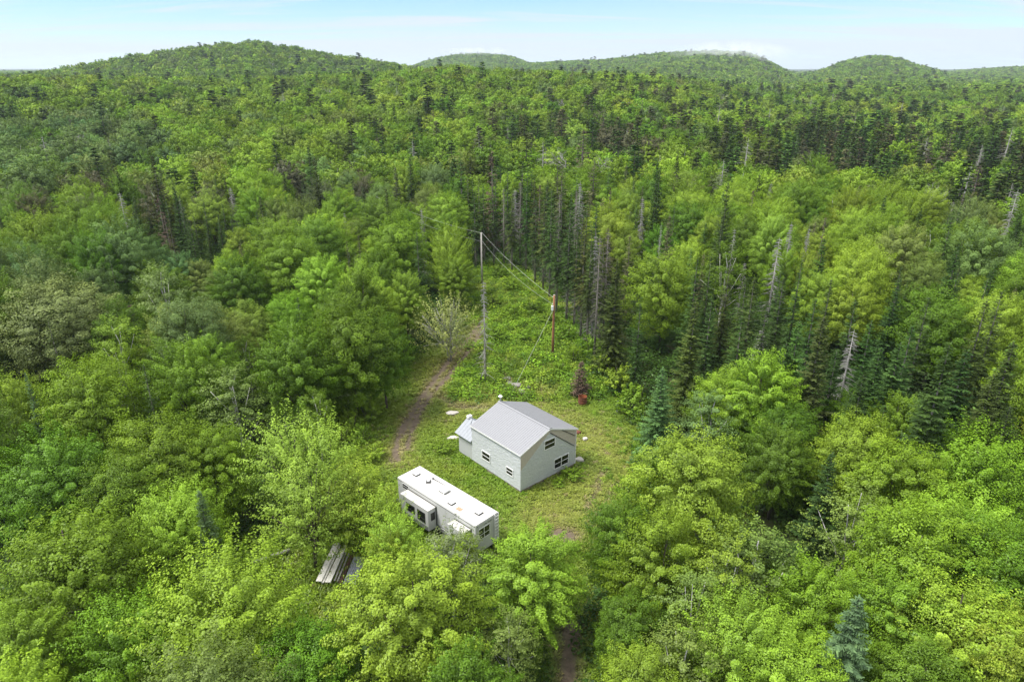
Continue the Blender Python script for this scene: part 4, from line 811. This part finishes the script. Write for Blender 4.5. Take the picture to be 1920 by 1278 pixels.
# ------------------------------------------------------------------ filling the woods
PROT = [(690, 812), (735, 745), (770, 692), (800, 655), (835, 650), (870, 610), (893, 560), (890, 470), (912, 425), (930, 490), (985, 512), (1035, 545), (1080, 620), (1095, 690), (1118, 720), (1145, 765), (1178, 815), (1186, 880), (1165, 930), (1128, 968), (1098, 1020), (1095, 1100), (1100, 1278), (1040, 1278), (1075, 1090), (1060, 1020), (1000, 985), (935, 985), (900, 1005), (830, 990), (770, 945), (745, 905), (700, 880), (665, 860)]
PROT2 = [(470, 1075), (560, 1035), (620, 1030), (665, 1045), (655, 1110), (610, 1150), (540, 1165), (480, 1150)]
CON = [(345, 385, 115, 60, .96), (490, 400, 90, 45, .6), (560, 350, 300, 35, .28), (960, 430, 85, 85, .95), (1080, 450, 60, 110, .95), (840, 330, 110, 60, .45), (1080, 235, 230, 50, .6), (1620, 268, 330, 48, .96), (1860, 300, 120, 75, .96), (1500, 205, 420, 25, .45),
       (1250, 340, 130, 55, .5), (850, 210, 110, 40, .4), (1300, 480, 200, 90, .62), (1480, 560, 200, 110, .72), (1700, 620, 200, 120, .84), (1000, 360, 170, 40, .7), (1860, 700, 110, 120, .8), (1900, 430, 60, 60, .5), (740, 240, 120, 60, .3), (1300, 200, 300, 40, .4)]
def conifer_share(px, py):
    c = np.where(np.asarray(px) > 1050, 0.23, 0.12) * np.where(np.asarray(py) > 700, 0.35, 1.0)
    for x, y, rx, ry, s in CON: c = np.maximum(c, s * np.exp(-(((px - x) / rx) ** 2 + ((py - y) / ry) ** 2) ** 2 * 0.7))
    return c
def jgrid(d0, d1, s, half=0.86, seed=1):
    rg = np.random.default_rng(seed); W_ = d1 * half; nx = int(2 * W_ / s); ny = int((d1) / (s * 0.87))
    ix, iy = np.meshgrid(np.arange(nx), np.arange(ny)); x = (ix + 0.5 * (iy % 2)) * s - W_ + rg.uniform(-.38, .38, ix.shape) * s; y = iy * s * 0.87 + rg.uniform(-.38, .38, ix.shape) * s
    x = x.ravel(); y = y.ravel(); d = np.hypot(x, y); ok = (d >= d0) & (d < d1) & (y > 5) & (np.abs(x) < y * half + 14); return x[ok], y[ok]
MEADOW = [(1785, 372), (1850, 366), (1866, 384), (1790, 392)]
HAND = np.array([(t[1], t[2], t[4]) for t in TREES if t[0] != 'bush'])
rg = np.random.default_rng(99)
def pick_tint(px, py, d):
    r = rg.uniform()
    if ((px - 110) / 220) ** 2 + ((py - 255) / 60) ** 2 < 1 or ((px - 180) / 190) ** 2 + ((py - 460) / 55) ** 2 < 1: return 'sage' if r < .6 else ('bluegreen' if r < .8 else 'green')
    if d > 620: return 'deep' if r < .06 else ('green' if r < .40 else ('bright' if r < .80 else ('lime' if r < .93 else 'sage')))
    lime = 0.27 if py > 560 else 0.33
    for ex, ey, erx, ery in ((170, 345, 230, 32), (600, 318, 90, 30), (1120, 235, 160, 30)):
        if ((px - ex) / erx) ** 2 + ((py - ey) / ery) ** 2 < 1 and r < .38: return 'taupe'
    return 'lime' if r < lime else ('bright' if r < lime + .27 else ('green' if r < lime + .47 else ('olive' if r < lime + .57 else ('sage' if r < lime + .64 else ('yellow' if r < lime + .69 else 'greygreen' if r < lime + .73 else 'deep')))))
CAND = [(k, x, y, h, w, tn, lb_, hand) for (k, x, y, h, w, tn, lb_, hand) in TREES]
BIRCHKIND = 0.10
def consider(x, y, cand, d):
    z = terrain(x, y); hgt = rg.uniform(8.5, 15.0, len(x)); px, py, fw = project(np.stack([x, y, z + hgt], 1)); dd0 = np.hypot(x, y); con = conifer_share(px, py) * np.where(dd0 > 900, 0.3, 1.0)
    for q in range(len(x)):
        if not (-170 < px[q] < 2090) or py[q] < -100: continue
        isc = rg.uniform() < con[q]; h = hgt[q]; w = h * rg.uniform(0.50, 0.70); dead = False
        if isc: h *= rg.uniform(0.9, 1.38); w = h * (rg.uniform(0.26, 0.38) + (0.06 if dd0[q] > 150 else 0)); dead = rg.uniform() < (0.10 if px[q] > 760 else 0.05)
        dd = math.hypot(x[q], y[q])
        if dd < 300:
            gx0, gy0, _ = project(np.array([x[q], y[q], z[q]]))
            if dd < 150:
                if clear_at(np.array([x[q]]), np.array([y[q]]))[0]: continue
                if ((HAND[:, 0] - x[q]) ** 2 + (HAND[:, 1] - y[q]) ** 2 < (0.43 * (HAND[:, 2] + w)) ** 2).any(): continue
                pts = np.array([(x[q] + ax * w * 0.5, y[q], z[q] + az_ * h) for ax, az_ in ((0, 1.02), (-.5, .85), (.5, .85), (-1, .55), (1, .55), (-.8, .25), (.8, .25), (0, .5), (0, .1))])
                a, bb, _ = project(pts)
                if in_poly(a, bb, PROT).any() or in_poly(a, bb, PROT2).any(): continue
            if in_poly(np.array([gx0]), np.array([gy0]), MEADOW)[0]: continue
        if isc:
            if dead: k = 'dead' if rg.uniform() < .6 else 'brown'; tn = 'none'
            else: k = ('standspruce' if 850 < px[q] < 1170 and dd < 165 else 'spruce' if w < 4.2 else 'fir'); tn = ('dark', 'dark', 'darkolive', 'fresh', 'taupe')[rg.integers(0, 5 if px[q] > 700 else 3)]
        else:
            k = ('birch' if rg.uniform() < BIRCHKIND else ('spiky' if rg.uniform() < .10 else 'maple')); tn = pick_tint(px[q], py[q], dd)
            if k == 'birch': w *= 0.72
            if dd > 150 and rg.uniform() < 0.015: k, tn = 'bare', 'none'
        cand.append((k, x[q], y[q], h, w, tn, None, False))
x, y = jgrid(24, 170, 5.9, seed=11); consider(x, y, CAND, 0)
SHARED = {}
def build_tree(rec):
    k, x, y, h, w, tn, lb_, hand = rec
    i = int(rg.integers(0, len(PROTO[k]))); cme, tme, H0, W0 = PROTO[k][i]
    nm = {'maple': 'broadleaf_tree', 'spiky': 'broadleaf_tree', 'airy': 'broadleaf_tree', 'birch': 'birch_tree', 'bush': 'bush', 'shrubtree': 'broadleaf_tree', 'spruce': 'spruce_tree', 'standspruce': 'spruce_tree', 'fir': 'spruce_tree', 'dead': 'dead_spruce', 'snag': 'dead_spruce', 'brown': 'dead_spruce', 'rust': 'dead_spruce', 'bare': 'leafless_tree'}[k]
    e = bpy.data.objects.new(nm, None); COL.objects.link(e); e.location = (x, y, float(terrain(x, y)) - 0.02); e.rotation_euler = (0, 0, float(rg.uniform(0, 6.28))); e.scale = (w / W0, w / W0, h / H0); e.empty_display_size = 0.3
    c = bpy.data.objects.new('branches' if k in ('dead', 'snag', 'bare') else 'crown', cme); COL.objects.link(c); c.parent = e; c['tint'] = tuple(float(v) for v in tint_of(tn, rg))
    t = bpy.data.objects.new('trunk' if k != 'bush' else 'stems', tme); COL.objects.link(t); t.parent = e
    return e, c, t
# which trees show largest: look from the photo's viewpoint at a grid of spots
hits = np.zeros(len(CAND)); hx = np.zeros(len(CAND)); hy = np.zeros(len(CAND))
ids = np.full((256, 384), -1); GX, GY = np.meshgrid(np.arange(384) * 5.0 + 2.5, np.arange(256) * 5.0 + 2.5)
CONE = ('snag', 'spruce', 'standspruce', 'fir', 'dead', 'brown', 'rust')
for q in sorted(range(len(CAND)), key=lambda q: -math.hypot(CAND[q][1], CAND[q][2])):
    k, x, y, h, w = CAND[q][:5]; z = float(terrain(x, y)); (tx, bx), (ty, by), (f1, f2) = project(np.array([(x, y, z + h), (x, y, z)])); rad = FPX * w * 0.5 / f1
    if f1 < 2: continue
    u = (GY - ty) / max(by - ty, 1.0); cx = tx + (bx - tx) * u
    wd = rad * np.clip(u * 1.1 + 0.05, 0, 0.9) * (u < 0.96) if k in CONE else rad * 0.95 * np.sqrt(np.clip(1 - ((u - 0.45) / 0.47) ** 2, 0, 1))
    mk = (np.abs(GX - cx) < wd) & (u > 0) & (u < 1); ids[mk] = q
for q in np.unique(ids[ids >= 0]):
    mk = ids == q; hits[q] = mk.sum(); hx[q] = GX[mk].sum(); hy[q] = GY[mk].sum()
CAP = {'broad': 285, 'spruce': 190, 'dead': 70, 'bush': 60}
fam = {'maple': 'broad', 'spiky': 'broad', 'airy': 'broad', 'birch': 'broad', 'shrubtree': 'broad', 'bush': 'bush', 'spruce': 'spruce', 'standspruce': 'spruce', 'fir': 'spruce', 'dead': 'dead', 'snag': 'dead', 'brown': 'dead', 'rust': 'dead', 'bare': 'dead'}
order = np.argsort(-hits); cnt = dict.fromkeys(CAP, 0); KEEP = []; REST = []
for q in order:
    f = fam[CAND[q][0]]
    if hits[q] >= 3 and cnt[f] < CAP[f]: cnt[f] += 1; KEEP.append(q)
    else: REST.append(q)
BUILT = {q: (CAND[q], *build_tree(CAND[q])) for q in KEEP}
print('TREES', cnt, len(REST))

# ------------------------------------------------------------------ labels of the individual trees
WORDS = 'first second third fourth fifth sixth seventh eighth ninth tenth eleventh twelfth thirteenth fourteenth fifteenth sixteenth seventeenth eighteenth nineteenth twentieth'.split()
NUM = 'zero one two three four five six seven eight nine ten eleven twelve thirteen fourteen fifteen sixteen seventeen eighteen nineteen twenty'.split()
LOOK = {'lime': 'lime-green', 'bright': 'bright green', 'yellow': 'yellow-green', 'green': 'mid-green', 'deep': 'deep green', 'olive': 'olive', 'sage': 'sage-green', 'greygreen': 'grey-green', 'bluegreen': 'blue-green', 'dark': 'dark', 'darkolive': 'olive-dark', 'blue': 'blue-grey', 'fresh': 'fresh green', 'taupe': 'brownish', 'pale': 'pale green', 'none': ''}
NOUN = {'maple': 'tree', 'spiky': 'tree', 'airy': 'airy tree', 'birch': 'birch', 'bush': 'bush', 'shrubtree': 'shrub', 'spruce': 'spruce', 'standspruce': 'bare-trunked spruce', 'fir': 'broad spruce', 'dead': 'grey dead spruce', 'snag': 'bare-trunked dead spruce', 'brown': 'brown dead spruce', 'rust': 'brown dead spruce', 'bare': 'leafless tree'}
def plural(s): return s[:-2] + 'es' if False else (s + 'es' if s.endswith(('sh', 'ch')) and not s.endswith('birch') else s + ('es' if s.endswith('birch') else ('s' if not s.endswith('spruce') else 's')))
def zone(px, d):
    c = ('at left edge' if px < 330 else 'left of clearing' if px < 700 else 'behind clearing' if px < 1110 and d > 62 else 'in front of clearing' if px < 1110 else 'right of clearing' if px < 1480 else 'at right edge')
    r = ('nearest rows' if d < 46 else 'level with trailer' if d < 58 else 'level with cabin' if d < 74 else 'level with orange-brown pole' if d < 96 else 'level with grey pole' if d < 122 else 'beyond grey pole')
    return c + ', ' + r
zones = {}
for q in KEEP:
    rec, e, c, t = BUILT[q]; k, x, y, h, w, tn, lb_, hand = rec
    e['category'] = 'bush' if k == 'bush' else 'tree'
    e['group'] = {'broad': 'broadleaved trees round the clearing', 'spruce': 'spruces round the clearing', 'dead': 'dead and leafless trees in the woods', 'bush': 'bushes along the clearing edge'}[fam[k]]
    if lb_: e['label'] = lb_; continue
    mx = hx[q] / hits[q]; look = (LOOK[tn] + ' ' + NOUN[k]).strip()
    zones.setdefault((look, zone(mx, math.hypot(x, y))), []).append((mx, q))
for (look, zn), lst in zones.items():
    lst.sort(); n_ = len(lst)
    for r_, (mx, q) in enumerate(lst):
        e = BUILT[q][1]
        if n_ == 1: s_ = 'only ' + look + ' ' + zn
        elif n_ == 2: s_ = ('left' if r_ == 0 else 'right') + ' one of two ' + plural(look) + ' ' + zn
        else: s_ = WORDS[r_] + ' of ' + NUM[n_] + ' ' + plural(look) + ' ' + zn + ', from left'
        e['label'] = s_

# ================================================================== the rest of the woods, far hills: one object per kind, instanced
def joined(parts_mats):
    """(crown buf, trunk buf) -> one prototype mesh with two materials"""
    (c, cm_), (t, tm_) = parts_mats; b = Buf(); b.v = list(c.v) + list(t.v); b.n = c.n + t.n; b.f = list(c.f) + [(f + c.n, 1, tn_) for f, m_, tn_ in t.f]; return b.mesh('prototype', [cm_, tm_], tone=True)
class Mass:
    def __init__(s, name): s.name = name; s.protos = []; s.dim = []; s.pts = []
    def proto(s, me, H, W): s.protos.append(me); s.dim.append((H, W)); return len(s.protos) - 1
    def put(s, x, y, z, h, w, idx, tint, rz): s.pts.append((x, y, z, w / s.dim[idx][1], w / s.dim[idx][1], h / s.dim[idx][0], rz, idx, *tint))
    def build(s, label, cat=None):
        col = bpy.data.collections.new(s.name + '_kinds')
        for q, me in enumerate(s.protos): col.objects.link(bpy.data.objects.new('%s_kind_%02d' % (s.name, q), me))
        A = np.array(s.pts, np.float32); me = bpy.data.meshes.new(s.name); me.vertices.add(len(A)); me.vertices.foreach_set('co', A[:, :3].ravel())
        me.attributes.new('size', 'FLOAT_VECTOR', 'POINT').data.foreach_set('vector', A[:, 3:6].ravel())
        rot = np.zeros((len(A), 3), np.float32); rot[:, 2] = A[:, 6]; me.attributes.new('turn', 'FLOAT_VECTOR', 'POINT').data.foreach_set('vector', rot.ravel())
        me.attributes.new('which', 'INT', 'POINT').data.foreach_set('value', A[:, 7].astype(np.int32))
        me.attributes.new('tint', 'FLOAT_COLOR', 'POINT').data.foreach_set('color', np.concatenate([A[:, 8:11], np.ones((len(A), 1), np.float32)], 1).ravel())
        o = bpy.data.objects.new(s.name, me); COL.objects.link(o); o['kind'] = 'stuff'; o['label'] = label
        g = bpy.data.node_groups.new(s.name, 'GeometryNodeTree'); g.interface.new_socket('Geometry', in_out='INPUT', socket_type='NodeSocketGeometry'); g.interface.new_socket('Geometry', in_out='OUTPUT', socket_type='NodeSocketGeometry')
        N = g.nodes.new; L = g.links.new; gi = N('NodeGroupInput'); go = N('NodeGroupOutput'); iop = N('GeometryNodeInstanceOnPoints'); ci = N('GeometryNodeCollectionInfo')
        ci.inputs['Collection'].default_value = col; ci.inputs['Separate Children'].default_value = True; ci.inputs['Reset Children'].default_value = True
        def na(nm, t):
            a = N('GeometryNodeInputNamedAttribute'); a.data_type = t; a.inputs['Name'].default_value = nm; return a.outputs['Attribute']
        L(gi.outputs[0], iop.inputs['Points']); L(ci.outputs[0], iop.inputs['Instance']); iop.inputs['Pick Instance'].default_value = True
        L(na('which', 'INT'), iop.inputs['Instance Index']); L(na('size', 'FLOAT_VECTOR'), iop.inputs['Scale']); e = N('FunctionNodeEulerToRotation'); L(na('turn', 'FLOAT_VECTOR'), e.inputs[0]); L(e.outputs[0], iop.inputs['Rotation'])
        L(iop.outputs[0], go.inputs[0]); md = o.modifiers.new('scatter', 'NODES'); md.node_group = g
        return o
BF, CF, DF = Mass('broadleaf_forest'), Mass('conifer_forest'), Mass('dead_forest')
LOD = {}
def reg(mass, key, maker, cm_, tm_, H, W): LOD.setdefault(key, []).append((mass, mass.proto(joined(((maker[0], cm_), (maker[1], tm_))), H, W)))
for s in range(3): reg(BF, ('broad', 0), broadleaf(500 + s, 10, 7, 120, 125, 0.19, 0.28, 0.25, 0.1 + .1 * s, inner=0.18, dome=.2 * s, csize=0.8), 'leaf', 'bark', 10, 7)
reg(BF, ('birch', 0), broadleaf(505, 11, 4.6, 70, 80, 0.15, 0.2, 0.2, 0.3, inner=.07, dome=.5, trunk_r=.11), 'leaf', 'birchbark', 11, 4.6)
for s in range(5): reg(BF, ('broad', 1), broadleaf(510 + s, 10, 7, 90, 62, 0.27, 0.36, 0.25, 0.06 * s, limbs=4, inner=0.18, dome=.12 * s, csize=0.8), 'leaf', 'bark', 10, 7)
reg(BF, ('birch', 1), broadleaf(520, 11, 4.6, 46, 34, 0.28, 0.2, 0.2, 0.3, dome=.5, limbs=4, trunk_r=.12), 'leaf', 'birchbark', 11, 4.6)
for s in range(5): reg(BF, ('broad', 2), broadleaf(530 + s, 10, 7, 48, 38, 0.48, 0.42, 0.2, 0.0 + .1 * s, limbs=0), 'leaf', 'bark', 10, 7)
for s in range(4): reg(BF, ('broad', 3), broadleaf(540 + s, 10, 7, 24, 15, 0.90, 0.40, 0.15, 0.0, limbs=0), 'leaf', 'bark', 10, 7)
for s in range(3): reg(CF, ('spruce', 0), spruce(550 + s, 12, 1.9, 0.05, wh=.5, nb=7, step=.24, card=(.42, .19)), 'needle', 'sprucebark', 12, 3.8)
for s in range(4): reg(CF, ('spruce', 1), spruce(560 + s, 12, 1.8, 0.10, wh=.6, nb=7, step=.34, card=(.62, .34)), 'needle', 'sprucebark', 12, 3.6)
for s in range(3): reg(CF, ('spruce', 2), spruce(570 + s, 12, 1.7, 0.12, wh=.8, nb=6, step=.55, card=(.95, .62)), 'needle', 'sprucebark', 12, 3.4)
for s in range(2): reg(CF, ('spruce', 3), spruce(580 + s, 12, 1.7, 0.15, wh=1.2, nb=5, step=.9, card=(1.5, 1.0)), 'needle', 'sprucebark', 12, 3.4)
for s in range(2): reg(DF, ('dead', 0), dead_conifer(590 + s, 12, 1.5, 1.0), 'deadwood', 'deadwood', 12, 3)
reg(DF, ('dead', 1), dead_conifer(593, 12, 1.6, 0.7, fine=False), 'deadwood', 'deadwood', 12, 3)
reg(DF, ('brown', 0), spruce(595, 12, 1.7, 0.08, wh=.6, nb=6, step=.4, card=(.5, .14), gap=.1), M['brownneedle'], 'sprucebark', 12, 3.4)
reg(DF, ('bare', 0), bare_tree(597), 'deadwood', 'deadwood', 9, 5)
def lod_put(rec, d):
    k, x, y, h, w, tn, lb_, hand = rec; lv = 0 if d < 150 else 1 if d < 330 else 2 if d < 800 else 3
    if k in ('dead', 'snag'): key = ('dead', min(lv, 1))
    elif k in ('brown', 'rust'): key = ('brown', 0)
    elif k == 'bare': key = ('bare', 0)
    elif k in ('spruce', 'fir', 'standspruce'): key = ('spruce', lv)
    elif k == 'birch' and lv < 2: key = ('birch', lv)
    else: key = ('broad', lv)
    L_ = LOD[key]; mass, idx = L_[int(rg.integers(0, len(L_)))]
    mass.put(x, y, float(terrain(x, y)) - 0.05, h, w, idx, tint_of(tn, rg, 0.11), float(rg.uniform(0, 6.28)))
for q in REST:
    rec = CAND[q]; lod_put(rec, math.hypot(rec[1], rec[2]))
FAR = []
for d0, d1, s_, sd_, half in ((170, 340, 7.2, 12, .86), (340, 760, 8.4, 13, .84), (760, 1500, 10.0, 14, .82), (1500, 3600, 12.5, 15, .82)):
    x, y = jgrid(d0, d1, s_, half, sd_)
    # leave out what lies hidden behind nearer ridges
    z = terrain(x, y); d = np.hypot(x, y); el = (z + 15 - CAM_H) / d; vis = np.ones(len(x), bool)
    dd = np.linspace(0.25, 0.96, 24)
    for f in dd: vis &= ((terrain(x * f, y * f) + 8 - CAM_H) / (d * f) < el + 0.002) | (d * f < 120)
    x, y = x[vis], y[vis]; c0 = []; consider(x, y, c0, 0)
    for rec in c0:
        d = math.hypot(rec[1], rec[2]); sc_ = 1.0 if d < 700 else (1.15 if d < 1500 else 1.45)
        k, x_, y_, h, w, tn, lb_, hand = rec; lod_put((k, x_, y_, h * min(sc_, 1.15), w * sc_ * (1.12 if k not in ('spruce', 'fir', 'dead', 'brown') else 1.25), tn, lb_, hand), d)
BF.build('mixed green broadleaved woods covering the land and hills'); CF.build('dark spruces standing thick in the woods'); DF.build('grey and brown dead conifers scattered through the woods')
print('MASS', len(BF.pts), len(CF.pts), len(DF.pts))

# ------------------------------------------------------------------ grass of the clearing, undergrowth
def tuft(seed, n_=16, h=0.30, r=0.20, wd=0.045):
    rg = np.random.default_rng(seed); b = Buf(); V = []; T = []
    for k in range(n_):
        a = rg.uniform(0, 6.28); p = np.array([rg.normal(0, r * .5), rg.normal(0, r * .5), -0.03]); o = np.array([math.cos(a), math.sin(a), 0]); s = np.array([-o[1], o[0], 0]) * wd * rg.uniform(.6, 1.3); hh = h * rg.uniform(.5, 1.2); m_ = p + o * hh * 0.3 + np.array([0, 0, hh * .75]); e = p + o * hh * 0.75 + np.array([0, 0, hh * .95])
        V += [[p - s, p + s, m_ + s * .8, m_ - s * .8], [m_ - s * .8, m_ + s * .8, e + s * .1, e - s * .1]]; t = math.exp(rg.normal(0, .2)); T += [t, t * 1.1]
    V = np.array(V).reshape(-1, 3); b.add(V, np.arange(len(V)).reshape(-1, 4), 0, np.array(T)); return b.mesh('tuft', ['grass'], tone=True)
GR = Mass('grass')
for s in range(5): GR.proto(tuft(700 + s), 1, 1)
rg = np.random.default_rng(5)
cl = np.array(CLEAR_W + GLADE_W); N_ = 90000
x = rg.uniform(cl[:, 0].min() - 3, cl[:, 0].max() + 3, N_); y = rg.uniform(28, 128, N_)
grow = clear_at(x, y); 
# margin: grass creeps a little under the trees
grow |= clear_at(x + 1.6, y) | clear_at(x - 1.6, y) | clear_at(x, y - 2) | clear_at(x, y + 2)
def in_rect(x, y, org, ang, w0, w1, l0, l1):
    dx = x - org[0]; dy = y - org[1]; a = dx * math.cos(ang) + dy * math.sin(ang); b_ = -dx * math.sin(ang) + dy * math.cos(ang); return (a > w0) & (a < w1) & (b_ > l0) & (b_ < l1)
grow &= ~in_rect(x, y, HN, HA, 0, HW, 0, 9.5) & ~in_rect(x, y, TR, TA, 0.2, TW - .2, 0.2, TL - 0.2)
dirt = dirt_at(x, y); worn = worn_at(x, y); grow &= rg.uniform(size=N_) > dirt * 1.15; grow &= rg.uniform(size=N_) > worn * 0.35
x, y, dirt, worn = x[grow], y[grow], dirt[grow], worn[grow]; nz = fbm(x + 9, y + 3, 4.0); n2 = rg.uniform(size=len(x))
lush = np.array([0.125, 0.220, 0.016]); mid = np.array([0.190, 0.245, 0.030]); dry = np.array([0.235, 0.252, 0.060]); brn = np.array([0.23, 0.19, 0.10])
tint = lush + (mid - lush) * np.clip((nz - .3) * 2.2, 0, 1)[:, None]; tint = tint + (dry - tint) * (worn * 0.9)[:, None]; tint = tint + (brn - tint) * np.clip(dirt * 1.2 + (n2 < 0.07 * worn + .01), 0, 0.85)[:, None]
gzv = terrain(x, y); hh = (0.95 - 0.5 * worn - 0.4 * dirt) * rg.uniform(.6, 1.3, len(x))
tall = (y > 72) | (x < -13); hh = np.where(tall, hh * 1.5, hh)
for q in range(len(x)): GR.put(x[q], y[q], gzv[q] - 0.06, hh[q], rg.uniform(.8, 1.5), int(rg.integers(0, 5)), tuple(tint[q] * math.exp(rg.normal(0, .12))), rg.uniform(0, 6.28))
GR.build('short grass and weeds covering the clearing')
UG = Mass('undergrowth')
def herb(seed, H=0.7, W=1.2, n_=130, leaf=0.115):
    rg = np.random.default_rng(seed); b = Buf(); q = nrm(rg.normal(size=(n_, 3))) * rg.uniform(.5, 1, (n_, 1)); q[:, 2] = np.abs(q[:, 2]); P = q * np.array([W / 2, W / 2, H]); leaf_quads(b, P, nrm(q * .5 + (0, 0, .8) + rg.normal(size=(n_, 3)) * .35), leaf, rg, 0, np.exp(rg.normal(0, .2, n_))); return b.mesh('herb', ['leaf'], tone=True)
for s in range(5): UG.proto(herb(720 + s), 0.7, 1.2)
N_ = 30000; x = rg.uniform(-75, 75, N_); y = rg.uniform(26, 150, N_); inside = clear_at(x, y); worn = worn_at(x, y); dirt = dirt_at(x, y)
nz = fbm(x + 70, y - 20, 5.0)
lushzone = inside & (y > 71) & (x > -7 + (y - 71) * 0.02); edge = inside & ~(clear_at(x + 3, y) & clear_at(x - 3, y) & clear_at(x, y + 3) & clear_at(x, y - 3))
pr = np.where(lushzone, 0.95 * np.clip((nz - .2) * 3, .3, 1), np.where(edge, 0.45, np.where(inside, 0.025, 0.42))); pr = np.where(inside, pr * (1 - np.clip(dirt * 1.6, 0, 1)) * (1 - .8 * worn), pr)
# weeds along the cabin walls
wall = in_rect(x, y, HN, HA, -1.3, 0, -0.5, 9.5) | in_rect(x, y, HN, HA, 0, HW + 1, -1.0, 0); pr = np.where(wall, 0.6, pr)
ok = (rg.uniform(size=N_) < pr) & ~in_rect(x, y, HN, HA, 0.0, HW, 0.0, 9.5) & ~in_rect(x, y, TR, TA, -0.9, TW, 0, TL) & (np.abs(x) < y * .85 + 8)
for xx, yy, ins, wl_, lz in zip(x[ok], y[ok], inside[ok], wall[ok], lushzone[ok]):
    tn = ('bright', 'green', 'lime', 'green', 'deep', 'bright')[rg.integers(0, 6)] if ins else 'gapshade'  # forest herbs coloured darker, painting shade into the gaps between crowns
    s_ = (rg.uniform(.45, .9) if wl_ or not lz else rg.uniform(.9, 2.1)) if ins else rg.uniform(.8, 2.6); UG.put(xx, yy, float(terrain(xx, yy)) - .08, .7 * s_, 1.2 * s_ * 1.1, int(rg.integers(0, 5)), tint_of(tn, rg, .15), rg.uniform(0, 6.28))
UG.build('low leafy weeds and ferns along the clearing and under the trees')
print('GRASS', len(GR.pts), len(UG.pts))

# ------------------------------------------------------------------ far air
HAZE = True
if HAZE:
    b = Buf(); b.box((float(xs.min()) - 60, float(ys.min()) - 60, float(gz.min()) - 1.5), (float(xs.max()) + 60, float(ys.max()) + 60, 140.0)); hz = b.obj('haze', []); hz['kind'] = 'stuff'
    m = bpy.data.materials.new('thin_summer_haze'); m.use_nodes = True; nt = m.node_tree; nt.nodes.remove(nt.nodes['Principled BSDF']); pv = nt.nodes.new('ShaderNodeVolumePrincipled')
    pv.inputs['Color'].default_value = (0.80, 0.90, 1.0, 1); pv.inputs['Density'].default_value = 0.00009; pv.inputs['Anisotropy'].default_value = 0.2
    nt.links.new(pv.outputs[0], nt.nodes['Material Output'].inputs['Volume']); hz.data.materials.append(m)
def mist(name, label, cx, cy, cz, rx, ry, rz, dens, scale, seed):
    bm = bmesh.new(); bmesh.ops.create_icosphere(bm, subdivisions=4, radius=1.0); me = bpy.data.meshes.new(name); bm.to_mesh(me); bm.free()
    o = bpy.data.objects.new(name, me); COL.objects.link(o); o.location = (cx, cy, cz); o.scale = (rx, ry, rz); o['kind'] = 'stuff'; o['label'] = label
    m = bpy.data.materials.new('drifting_hill_mist'); m.use_nodes = True; nt = m.node_tree; n = nt.nodes; l = nt.links; n.remove(n['Principled BSDF'])
    pv = n.new('ShaderNodeVolumePrincipled'); pv.inputs['Color'].default_value = (0.95, 0.96, 0.98, 1); t = n.new('ShaderNodeTexCoord')
    ln = n.new('ShaderNodeVectorMath'); ln.operation = 'LENGTH'; l.new(t.outputs['Object'], ln.inputs[0])
    fo = n.new('ShaderNodeMapRange'); fo.inputs['From Min'].default_value = 1.0; fo.inputs['From Max'].default_value = 0.15; l.new(ln.outputs['Value'], fo.inputs['Value'])
    mp = n.new('ShaderNodeMapping'); mp.inputs['Scale'].default_value = (rx / scale, ry / scale, rz / scale * 0.8); mp.inputs['Location'].default_value = (seed, seed * 2, 0); l.new(t.outputs['Object'], mp.inputs[0])
    ns = n.new('ShaderNodeTexNoise'); ns.inputs['Scale'].default_value = 1; ns.inputs['Detail'].default_value = 4; l.new(mp.outputs[0], ns.inputs['Vector'])
    nr = n.new('ShaderNodeMapRange'); nr.inputs['From Min'].default_value = 0.42; nr.inputs['From Max'].default_value = 0.68; l.new(ns.outputs['Fac'], nr.inputs['Value'])
    a = n.new('ShaderNodeMath'); a.operation = 'MULTIPLY'; l.new(fo.outputs[0], a.inputs[0]); l.new(nr.outputs[0], a.inputs[1])
    c = n.new('ShaderNodeMath'); c.operation = 'MULTIPLY'; l.new(a.outputs[0], c.inputs[0]); c.inputs[1].default_value = dens; l.new(c.outputs[0], pv.inputs['Density'])
    l.new(pv.outputs[0], n['Material Output'].inputs['Volume']); me.materials.append(m); return o
def hill_spot(px, py, d):
    dep = PITCH - math.atan((PH / 2 - py) / FPX); x = d * (px - 960) / FPX * 0.93; y = math.sqrt(d * d - x * x); return x, y, CAM_H - d * math.tan(dep)
mx_, my_, mz_ = hill_spot(1350, 99, 1960)
mist('mist', 'thin white mist drifting over the highest far hilltop', mx_, my_, mz_ - 3, 170, 120, 32, 0.020, 48, 5.3)
mx_, my_, mz_ = hill_spot(890, 99, 2440)
mist('mist', 'faint mist along the top of the flat-topped far hill', mx_, my_, mz_ + 4, 130, 80, 15, 0.022, 45, 7.7)
